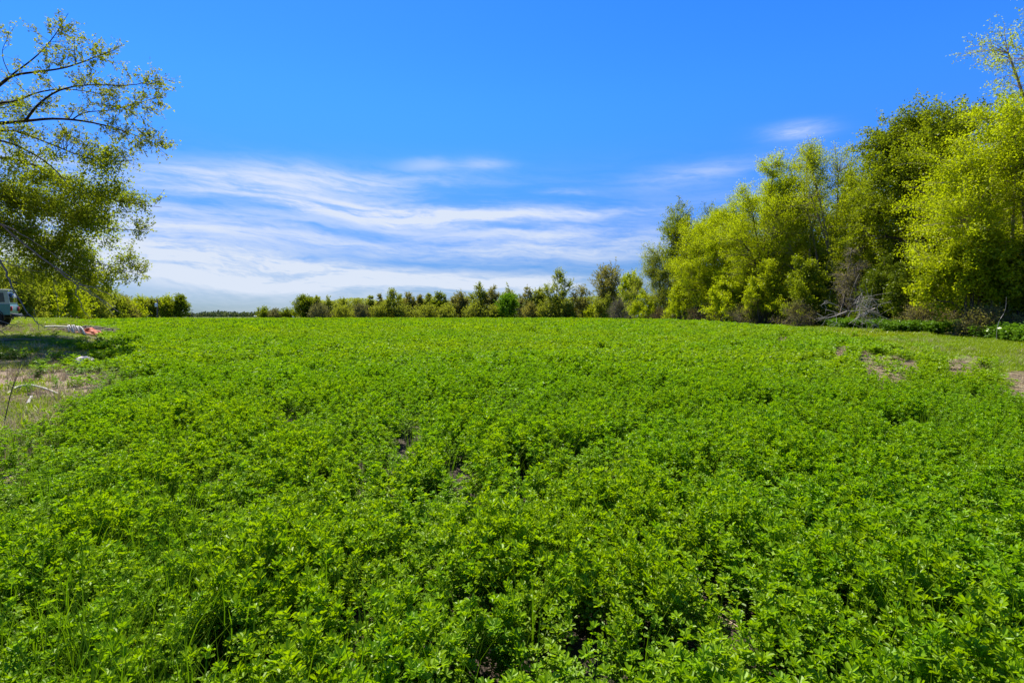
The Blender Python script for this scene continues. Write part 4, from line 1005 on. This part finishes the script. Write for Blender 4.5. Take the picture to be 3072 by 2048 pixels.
def dead_branches():
    rg = np.random.default_rng(91); L = []
    def b(pts, r0, r1, d0, d1):
        ds = np.linspace(d0, d1, len(pts)); L.append(([pw(p[0], p[1], ds[i]) for i, p in enumerate(pts)], r0, r1))
    b([(2680, 965), (2625, 940), (2600, 930), (2575, 932), (2540, 934), (2500, 910), (2470, 902)], .05, .010, 30, 28)
    b([(2540, 934), (2500, 950), (2455, 957)], .035, .008, 29, 28)
    b([(2625, 925), (2590, 940), (2545, 972)], .035, .008, 29.5, 28.4)
    b([(2500, 912), (2480, 906), (2462, 915), (2470, 925)], .018, .006, 28.2, 28)
    b([(2450, 940), (2490, 962), (2530, 975)], .02, .006, 28, 28.3)
    b([(2645, 922), (2622, 905), (2614, 885)], .03, .008, 29.5, 29.3)
    b([(2590, 905), (2598, 920), (2610, 932), (2590, 950)], .022, .007, 29.2, 28.7)
    b([(2600, 960), (2630, 975), (2640, 990)], .025, .008, 29.0, 28.6)
    b([(2598, 930), (2578, 915), (2576, 895), (2584, 880)], .022, .006, 29.2, 29.0)
    for k in range(60):
        s = L[int(rg.integers(0, 9))][0]; j = int(rg.integers(1, len(s))); a = s[j] * (1 - .5) + s[j - 1] * .5
        d = rg.normal(size=3) * np.array([.45, .4, .35]) + np.array([-.15, 0, -.08]); L.append(([a, a + d * .5 + rg.normal(size=3) * .06, a + d], .011, .004))
    for k in range(60):   # the thick knot on the right
        a = pw(rg.normal() * 22 + 2600, rg.normal() * 26 + 925, 29.2) ; d = rg.normal(size=3) * np.array([.3, .3, .4]); L.append(([a - d, a + rg.normal(size=3) * .12, a + d], .009, .004))
    base = (pxx(2640, 29.4), 29.4, hz(pxx(2640, 29.4), 29.4))
    branch_tangle('fallen_branches', 'tangle of grey dead fallen branches at the foot of the trees', L, 'dead_grey', 'branches', base)
    # single bare sticks by the right-hand brush
    for lab, pts, d, r in [('pale curved sapling stem in front of the dark brush at the right edge', [(2990, 990), (2998, 960), (3012, 940), (3018, 920), (3019, 890)], 22.0, .011)]:
        P = [pw(p[0], p[1], d) for p in pts]; g = P[0].copy(); g[2] = hz(g[0], g[1]) - .03
        branch_tangle('bare_stick', lab, [([g] + P, r, r * .4)], 'dead_grey', 'stick', tuple(g))
dead_branches()

def gp(px, py):
    """ground point seen at a pixel"""
    lo, hi = 1.0, 200.0
    for _ in range(60):
        d = (lo + hi) / 2
        y = HZ + (EYE - hz(pxx(px, d), d)) * F / d
        if y > py: lo = d
        else: hi = d
    return np.array([pxx(px, d), d, hz(pxx(px, d), d)])

M['pipe'] = solid_mat('pipe_plastic', (.52, .49, .43), .45, .25, 6)
M['pipe_old'] = solid_mat('pipe_weathered', (.50, .47, .38), .6, .35, 6)
M['concrete'] = solid_mat('broken_concrete', (.66, .56, .47), .9, .35, 9, bump=.6)
M['tarp'] = solid_mat('orange_tarp', (.50, .060, .003), .7, .25, 5, base2=(.46, .10, .012))
M['sack'] = solid_mat('pale_sack', (.72, .60, .52), .7, .2, 6)
M['brush_wood'] = solid_mat('brush_wood', (.27, .22, .175), .9, .5, 12)

def pipe_pile():
    rg = np.random.default_rng(95)
    # low heap of dead brush and earth under it
    c = gp(262, 1004); cx, cy = c[0] - .2, c[1] + 1.0
    mb = MB()
    for k in range(300):
        u, v = rg.normal() * .45, rg.normal() * .33
        x = cx + u * 1.5 + v * .5; y = cy + v * 2.0 - u * .3
        z = hz(x, y) + .42 * math.exp(-(u * u + v * v) * 1.6) * rg.uniform(.2, 1.0)
        a = rg.normal() * .5 + .3; L = rg.uniform(.3, 1.0); d = np.array([math.cos(a), math.sin(a), rg.normal() * .12]) * L / 2
        mb.tubes(np.array([[[x, y, z] - d, [x, y, z + .03], [x, y, z] + d]]), np.full((1, 3), rg.uniform(.008, .02)), 4)
    base = (cx, cy, hz(cx, cy)); me = mb.mesh('brush_heap', smooth=True); me.transform(Matrix.Translation(-Vector(base)))
    tag(obj('brush_heap', me, M['brush_wood'], loc=base), 'low heap of grey-brown dead brush behind the white pipes', 'brush heap')
    # short pale pipes lying side by side, ends toward the camera
    order = ['leftmost', 'second', 'third', 'fourth', 'fifth', 'sixth', 'seventh', 'eighth', 'ninth', 'rightmost']
    tops = [(203, 978), (207, 976), (216, 977), (221, 976), (229, 979), (231, 981), (234, 979), (240, 980), (244, 982), (247, 986)]
    bots = [(207, 999), (219, 1001), (222, 1002), (231, 1001), (233, 1001), (239, 1003), (240, 1001), (246, 1004), (252, 1006), (256, 1008)]
    for i in range(10):
        b = gp(*bots[i]); d2 = b[1] + .62 + rg.uniform(-.05, .05)
        t = np.array([pxx(tops[i][0], d2), d2, top_z(tops[i][1], d2)]); b[2] += .05
        ax = t - b; L = np.linalg.norm(ax); q = Vector(ax).to_track_quat('Z', 'Y')
        m = MB(); ro, ri = .030, .024
        m.lathe([(ri, 0), (ro, 0), (ro, L * .93), (ro * 1.16, L * .935), (ro * 1.16, L), (ri, L), (ri, 0)], 12, 'z')
        o = obj('pipe', m.mesh('pipe', smooth=False), M['pipe'], loc=tuple(b)); o.rotation_mode = 'QUATERNION'; o.rotation_quaternion = q
        tag(o, ('%s of the ten short white pipes leaning on the brush heap' % order[i]) if i in (0, 9) else '%s pipe from the left of the ten short white pipes leaning on the brush heap' % order[i], 'pipe', 'white pipes on the brush heap')
    # long pale pole lying to the left
    P = [pw(134, 980, 21.0), pw(165, 978, 21.3), pw(205, 981, 21.6)]
    branch_tangle('long_pole', 'long pale pole lying left of the short white pipes', [(P, .035, .03)], 'pipe_old', 'pole', (P[0][0], P[0][1], hz(P[0][0], P[0][1])))
    # orange tarp: a crumpled sheet
    n = 22; c0 = gp(266, 1006)
    uu, vv = np.meshgrid(np.linspace(-1, 1, n), np.linspace(-1, 1, n)); rr = np.hypot(uu, vv)
    X = c0[0] + uu * .36 + vv * .08 + .02; Y = c0[1] + .2 + vv * .36
    Z = hgt(X, Y) + .015 + .30 * np.exp(-rr ** 2 * 1.1) + .07 * vnoise(uu * 2.6 + 7, vv * 2.6, 5) + .05 * np.abs(vnoise(uu * 5 + 3, vv * 4, 6))
    X = X + .05 * vnoise(uu * 3, vv * 3, 7); Y = Y + .05 * vnoise(uu * 3 + 9, vv * 3, 8)
    V = np.stack([X, Y, np.maximum(Z, hgt(X, Y) + .01)], -1).reshape(-1, 3) - c0
    i = np.arange(n - 1)[:, None] * n; j = np.arange(n - 1)[None]
    f = np.stack([i + j, i + j + 1, i + n + j + 1, i + n + j], -1).reshape(-1, 4)
    o = obj('tarp', make_mesh('tarp', V, [f], smooth=True), M['tarp'], loc=tuple(c0))
    sm = o.modifiers.new('thick', 'SOLIDIFY'); sm.thickness = .008
    tag(o, 'crumpled orange tarp at the right end of the pipe heap', 'tarp')
    def lump(name, label, cat, px, py, size, mat, seed, flat=.5):
        rg = np.random.default_rng(seed); p = gp(px, py)
        import bmesh
        bm = bmesh.new(); bmesh.ops.create_icosphere(bm, subdivisions=3, radius=1)
        for v in bm.verts:
            k = 1 + .22 * float(vnoise(v.co.x * 2 + seed, v.co.y * 2 + v.co.z, 3)) + .12 * float(vnoise(v.co.x * 5, v.co.z * 5 + v.co.y * 4, 4))
            v.co = Vector((v.co.x * size[0] * k, v.co.y * size[1] * k, max(v.co.z, -.55) * size[2] * k))
        me = bpy.data.meshes.new(name); bm.to_mesh(me); bm.free()
        o = obj(name, me, M[mat], loc=(p[0], p[1], p[2] + size[2] * .4)); o.rotation_euler.z = rg.uniform(0, 3)
        return tag(o, label, cat)
    lump('sack', 'pale crumpled sack lying against the orange tarp', 'sack', 280, 996, (.16, .13, .12), 'sack', 3)
    lump('concrete_chunk', 'pale flat concrete chunk half hidden at the left edge of the crop', 'concrete', 250, 1092, (.28, .2, .16), 'concrete', 4)
    lump('concrete_chunk', 'small pale stone just left of the flat concrete chunk', 'stone', 235, 1097, (.07, .06, .05), 'concrete', 5)
    # weathered pipes on the near ground
    def hose(name, label, pts, r, mat, lift=.03):
        P = []
        for (px, py, dz) in pts:
            g = gp(px, py); g[2] += dz + lift; P.append(g)
        branch_tangle(name, label, [(P, r, r * .9)], mat, 'pipe' if 'pipe' in name else 'stick', tuple(P[0]))
    hose('curved_pipe', 'long curved pale pipe lying on bare soil at the left edge', [(22, 1186, 0), (50, 1174, .06), (90, 1171, .08), (130, 1177, .06), (176, 1186, 0)], .022, 'pipe_old')
    hose('pipe_stub', 'short white pipe stub lying on soil below the long curved pipe', [(83, 1216, .0), (94, 1198, .02)], .025, 'pipe')
    hose('bent_stick', 'thin pale bent stick on the soil beside the crop edge', [(255, 1072, 0), (275, 1066, .03), (300, 1066, .03), (322, 1073, 0)], .012, 'pipe_old')
    hose('grey_stick', 'grey stick lying in front of the orange tarp', [(265, 1010, 0), (290, 1019, .02), (312, 1030, 0)], .014, 'dead_grey')
    hose('grey_stick', 'long grey stick lying on grass left of the white pipes', [(135, 1010, 0), (180, 1011, .02), (225, 1016, 0)], .016, 'dead_grey')
    hose('pale_stick', 'short pale stick at the near left crop edge', [(100, 1225, 0), (128, 1226, .01)], .012, 'pipe_old')
    # brown dry stalks
    def stalk(name, label, foot, tips, r):
        b = gp(*foot); L = []
        for t in tips:
            P = [b + np.array([0, 0, -.03])] + [pw(p[0], p[1], b[1] + .03 * i) for i, p in enumerate(t)]
            L.append((P, r, r * .35))
        branch_tangle(name, label, L, 'twig_brown', 'stalk', (b[0], b[1], b[2]))
    stalk('dry_stalk', 'tall dark dry stalk leaning over bare soil at the left edge', (10, 1272), [[(35, 1170), (60, 1110), (83, 1080)], [(28, 1195), (45, 1135), (62, 1100), (60, 1075)]], .0055)
    stalk('dry_stalk', 'thin brown stalks rising left of the curved pipe', (26, 1166), [[(32, 1135), (45, 1115), (62, 1098)], [(20, 1120), (25, 1090), (42, 1070)]], .0045)
    stalk('dry_stalk', 'thin brown stalk bending down to the white pipe stub', (89, 1195), [[(78, 1150), (62, 1125), (45, 1102)]], .004)
    stalk('dry_stalk', 'brown brushy stalks on grass above the curved pipe', (122, 1112), [[(140, 1090), (165, 1070), (175, 1060)], [(135, 1085), (132, 1070)], [(150, 1085), (168, 1076)]], .007)
pipe_pile()

# ------------------------------------------------------------------ off-road vehicle at the left edge
M['paint'] = solid_mat('teal_paint', (.030, .20, .215), .32, .12, 3)
M['paint'].node_tree.nodes['Principled BSDF'].inputs['Coat Weight'].default_value = .25
M['hardtop'] = solid_mat('pale_hardtop', (.33, .43, .45), .35, .15, 4)
M['glass'] = solid_mat('dark_glass', (.02, .035, .04), .06, .1, 4)
M['rubber'] = solid_mat('tyre_rubber', (.022, .020, .020), .85, .3, 12, bump=.3)
M['rim'] = solid_mat('steel_rim', (.32, .31, .31), .4, .3, 8, metal=.6)
M['black'] = solid_mat('black_plastic', (.03, .03, .032), .6, .2, 8)
M['red_lamp'] = solid_mat('red_lens', (.45, .02, .015), .2, .1, 8)
M['lamp_glass'] = solid_mat('clear_lens', (.75, .75, .7), .15, .1, 8)
def jeep():
    c1 = np.array([pxx(30, 25.0), 25.0]); th = R_(123)
    lat = np.array([math.cos(th), math.sin(th)]); fwd = np.array([math.cos(th + math.pi / 2), math.sin(th + math.pi / 2)])
    o0 = c1 + lat * .78 + fwd * 1.85
    z = 1.6 - 33 / F * 25.0 - .02
    zr = np.mean([hz(o0[0] + fwd[0] * a + lat[0] * b, o0[1] + fwd[1] * a + lat[1] * b) for a in (-1.2, 1.2) for b in (-.7, .7)])
    t = empty('off_road_vehicle', (o0[0], o0[1], float(zr) + .04), math.atan2(fwd[1], fwd[0]))
    tag(t, 'teal boxy off-road vehicle with pale hardtop cut off by the left edge', 'vehicle')
    W = .76
    m = MB(); m.prism([(-1.85, .62), (1.0, .62), (1.0, 1.02), (.75, 1.14), (-1.85, 1.14)], -W, W)
    body = obj('body', m.mesh('body'), M['paint'], t); bv = body.modifiers.new('bevel', 'BEVEL'); bv.width = .035; bv.segments = 3
    m = MB(); m.prism([(.76, .66), (1.86, .66), (1.86, 1.06), (.76, 1.13)], -.56, .56)
    h = obj('hood', m.mesh('hood'), M['paint'], t); bv = h.modifiers.new('bevel', 'BEVEL'); bv.width = .04; bv.segments = 3
    for s in (-1, 1):
        m = MB(); m.lathe([(0, -.02), (.09, -.02), (.09, .02), (0, .03)], 16, 'x', (1.87, s * .38, .9)); obj('headlight', m.mesh('headlight', True), M['lamp_glass'], h)
    # hardtop with window openings filled by glass
    m = MB(); m.prism([(-1.83, 1.142), (.52, 1.142), (.28, 1.80), (-1.74, 1.80)], -W + .03, W - .03)
    top = obj('hardtop', m.mesh('hardtop'), M['hardtop'], t); bv = top.modifiers.new('bevel', 'BEVEL'); bv.width = .05; bv.segments = 3
    m = MB(); m.box((-.74, 0, 1.835), (2.12, 1.50, .05)); rf = obj('roof', m.mesh('roof'), M['hardtop'], t); bv = rf.modifiers.new('bevel', 'BEVEL'); bv.width = .02; bv.segments = 2
    for s in (-1, 1):
        y0, y1 = (W - .032, W - .022) if s > 0 else (-W + .022, -W + .032)
        for poly in ([(-1.66, 1.24), (-.72, 1.24), (-.72, 1.70), (-1.60, 1.70)], [(-.55, 1.20), (.36, 1.20), (.18, 1.70), (-.55, 1.70)]):
            m = MB(); m.prism(poly, y0, y1); g = obj('side_window', m.mesh('side_window'), M['glass'], t)
        m = MB(); m.prism([(-.60, .66), (.42, .66), (.50, 1.15), (-.60, 1.15)], *((W - .004, W + .012) if s > 0 else (-W - .012, -W + .004)))
        d = obj('door', m.mesh('door'), M['paint'], t); bv = d.modifiers.new('bevel', 'BEVEL'); bv.width = .01
        m = MB(); m.box((-.46, s * (W + .03), 1.05), (.16, .03, .03)); obj('handle', m.mesh('handle'), M['black'], d)
        for xc in (-1.15, 1.28):       # flares and wheels
            ang = np.linspace(-.15, math.pi + .15, 15); P = np.stack([xc + .50 * np.cos(ang), np.full(15, s * (W + .05)), .46 + .50 * np.sin(ang)], 1)
            Q = P.copy(); Q[:, 1] = s * (W - .16)
            mm = MB(); vv = np.concatenate([P, Q]); mm.add(vv, [[i, i + 1, i + 16, i + 15] for i in range(14)])
            fo = obj('fender_flare', mm.mesh('fender_flare', True), M['black'], t); so = fo.modifiers.new('thick', 'SOLIDIFY'); so.thickness = .03
            ww = MB(); ww.lathe([(.24, -.13), (.40, -.135), (.435, -.10), (.44, 0), (.435, .10), (.40, .135), (.24, .13)], 36, 'y', (0, 0, 0))
            for q in range(30):
                a = q * 2 * math.pi / 30; Mx = np.array([[math.cos(a), 0, -math.sin(a)], [0, 1, 0], [math.sin(a), 0, math.cos(a)]])
                ww.box((.445, .06 if q % 2 else -.06, 0), (.03, .10, .05), Mx)
            tyre = obj('wheel', ww.mesh('wheel'), M['rubber'], t, (xc, s * .70, .44))
            rm = MB(); rm.lathe([(0, s * .05), (.08, s * .07), (.10, s * .03), (.20, s * .02), (.245, s * .11), (.245, -s * .1)], 24, 'y'); obj('rim', rm.mesh('rim', True), M['rim'], tyre)
    m = MB(); m.prism([(-.1, 1.22), (.1, 1.22), (.1, 1.7), (-.1, 1.7)], -.6, .6)
    me = MB(); me.box((-1.80, 0, 1.46), (.03, 1.20, .46)); g = obj('rear_window', me.mesh('rear_window'), M['glass'], t); g.rotation_euler.y = 0; g.location.x = -.012
    me = MB(); me.box((-1.95, 0, .60), (.14, 1.45, .16)); b = obj('rear_bumper', me.mesh('rear_bumper'), M['black'], t); bv = b.modifiers.new('bevel', 'BEVEL'); bv.width = .02
    me = MB(); me.box((2.0, 0, .58), (.16, 1.5, .16)); b = obj('front_bumper', me.mesh('front_bumper'), M['black'], t); bv = b.modifiers.new('bevel', 'BEVEL'); bv.width = .02
    for s in (-1, 1):
        me = MB(); me.box((-1.875, s * .64, .92), (.06, .12, .22)); obj('tail_light', me.mesh('tail_light'), M['red_lamp'], t)
    me = MB(); me.box((-.1, 0, .50), (3.3, .9, .14))
    for xc in (-1.15, 1.28): me.tubes(np.array([[[xc, -.66, .44], [xc, .66, .44]]]), np.full((1, 2), .06), 8)
    obj('chassis', me.mesh('chassis'), M['black'], t)
    # windscreen
    me = MB(); me.prism([(.545, 1.20), (.56, 1.20), (.335, 1.74), (.32, 1.74)], -.62, .62); obj('windscreen', me.mesh('windscreen'), M['glass'], t)
jeep()

# ------------------------------------------------------------------ far small things
M['pole_wood'] = solid_mat('pole_wood', (.10, .08, .065), .9, .3, 5)
M['white_paint'] = solid_mat('white_paint', (.78, .78, .76), .4, .1, 5)
def pole(label, px, d, top, can, arm):
    x = pxx(px, d); z = hz(x, d); H = top_z(top, d) - z
    t = empty('utility_pole', (x, d, z)); tag(t, label, 'utility pole')
    m = MB(); m.lathe([(.14, -.3), (.10, H), (0, H)], 10, 'z'); obj('pole', m.mesh('pole', True), M['pole_wood'], t)
    m = MB(); m.box((0, 0, H - .45), (arm, .09, .11)); obj('crossarm', m.mesh('crossarm'), M['pole_wood'], t)
    for s in (-1, 0, 1):
        m = MB(); m.lathe([(.02, 0), (.05, .03), (.05, .10), (.02, .13), (0, .13)], 8, 'z', (s * arm * .42, 0, H - .39 if s else H)); obj('insulator', m.mesh('insulator', True), M['white_paint'], t)
    if can:
        m = MB(); m.lathe([(0, 0), (.26, .02), (.27, .1), (.27, .75), (.22, .85), (0, .88)], 14, 'z', (.0, -.36, H * can)); obj('transformer', m.mesh('transformer', True), M['white_paint'], t)
pole('utility pole with white transformer in front of the left tree block', 472, 114, 896, .60, 1.2)
pole('thin distant utility pole standing alone in the gap between the tree rows', 576, 300, 927, None, 2.0)
def tank():
    d = 300.0; x = pxx(766, d); z = hz(x, d)
    t = empty('storage_tank', (x, d, z)); tag(t, 'small white rounded storage tank at the far field end left of the bushes', 'tank')
    m = MB(); a = np.linspace(0, math.pi / 2, 6); pr = [(.36 * math.sin(q), -.62 - .30 * math.cos(q)) for q in a] + [(.36 * math.cos(q), .62 + .30 * math.sin(q)) for q in a]
    m.lathe([(max(p[0], 0), p[1]) for p in pr], 20, 'x', (0, 0, .66)); obj('shell', m.mesh('shell', True), M['white_paint'], t)
    for s in (-1, 1):
        m = MB(); m.box((s * .45, 0, .17), (.10, .5, .34)); obj('leg', m.mesh('leg'), M['black'], t)
    m = MB(); m.lathe([(.08, 0), (.08, .10), (0, .12)], 12, 'z', (0, 0, 1.01)); obj('valve_cap', m.mesh('valve_cap', True), M['white_paint'], t)
    d = 126.0; x = pxx(878, d); z = hz(x, d)
    t = empty('irrigation_riser', (x, d, z)); tag(t, 'tiny white irrigation riser at the field end beside the dense rounded far tree', 'riser')
    m = MB(); m.lathe([(.10, 0), (.10, .62), (.17, .63), (.17, .74), (0, .76)], 12, 'z'); obj('riser_pipe', m.mesh('riser_pipe', True), M['white_paint'], t)
    m = MB(); m.lathe([(.06, 0), (.06, .2), (.13, .21), (.13, .24), (0, .24)], 10, 'x', (.09, 0, .5)); obj('outlet', m.mesh('outlet', True), M['white_paint'], t)
tank()
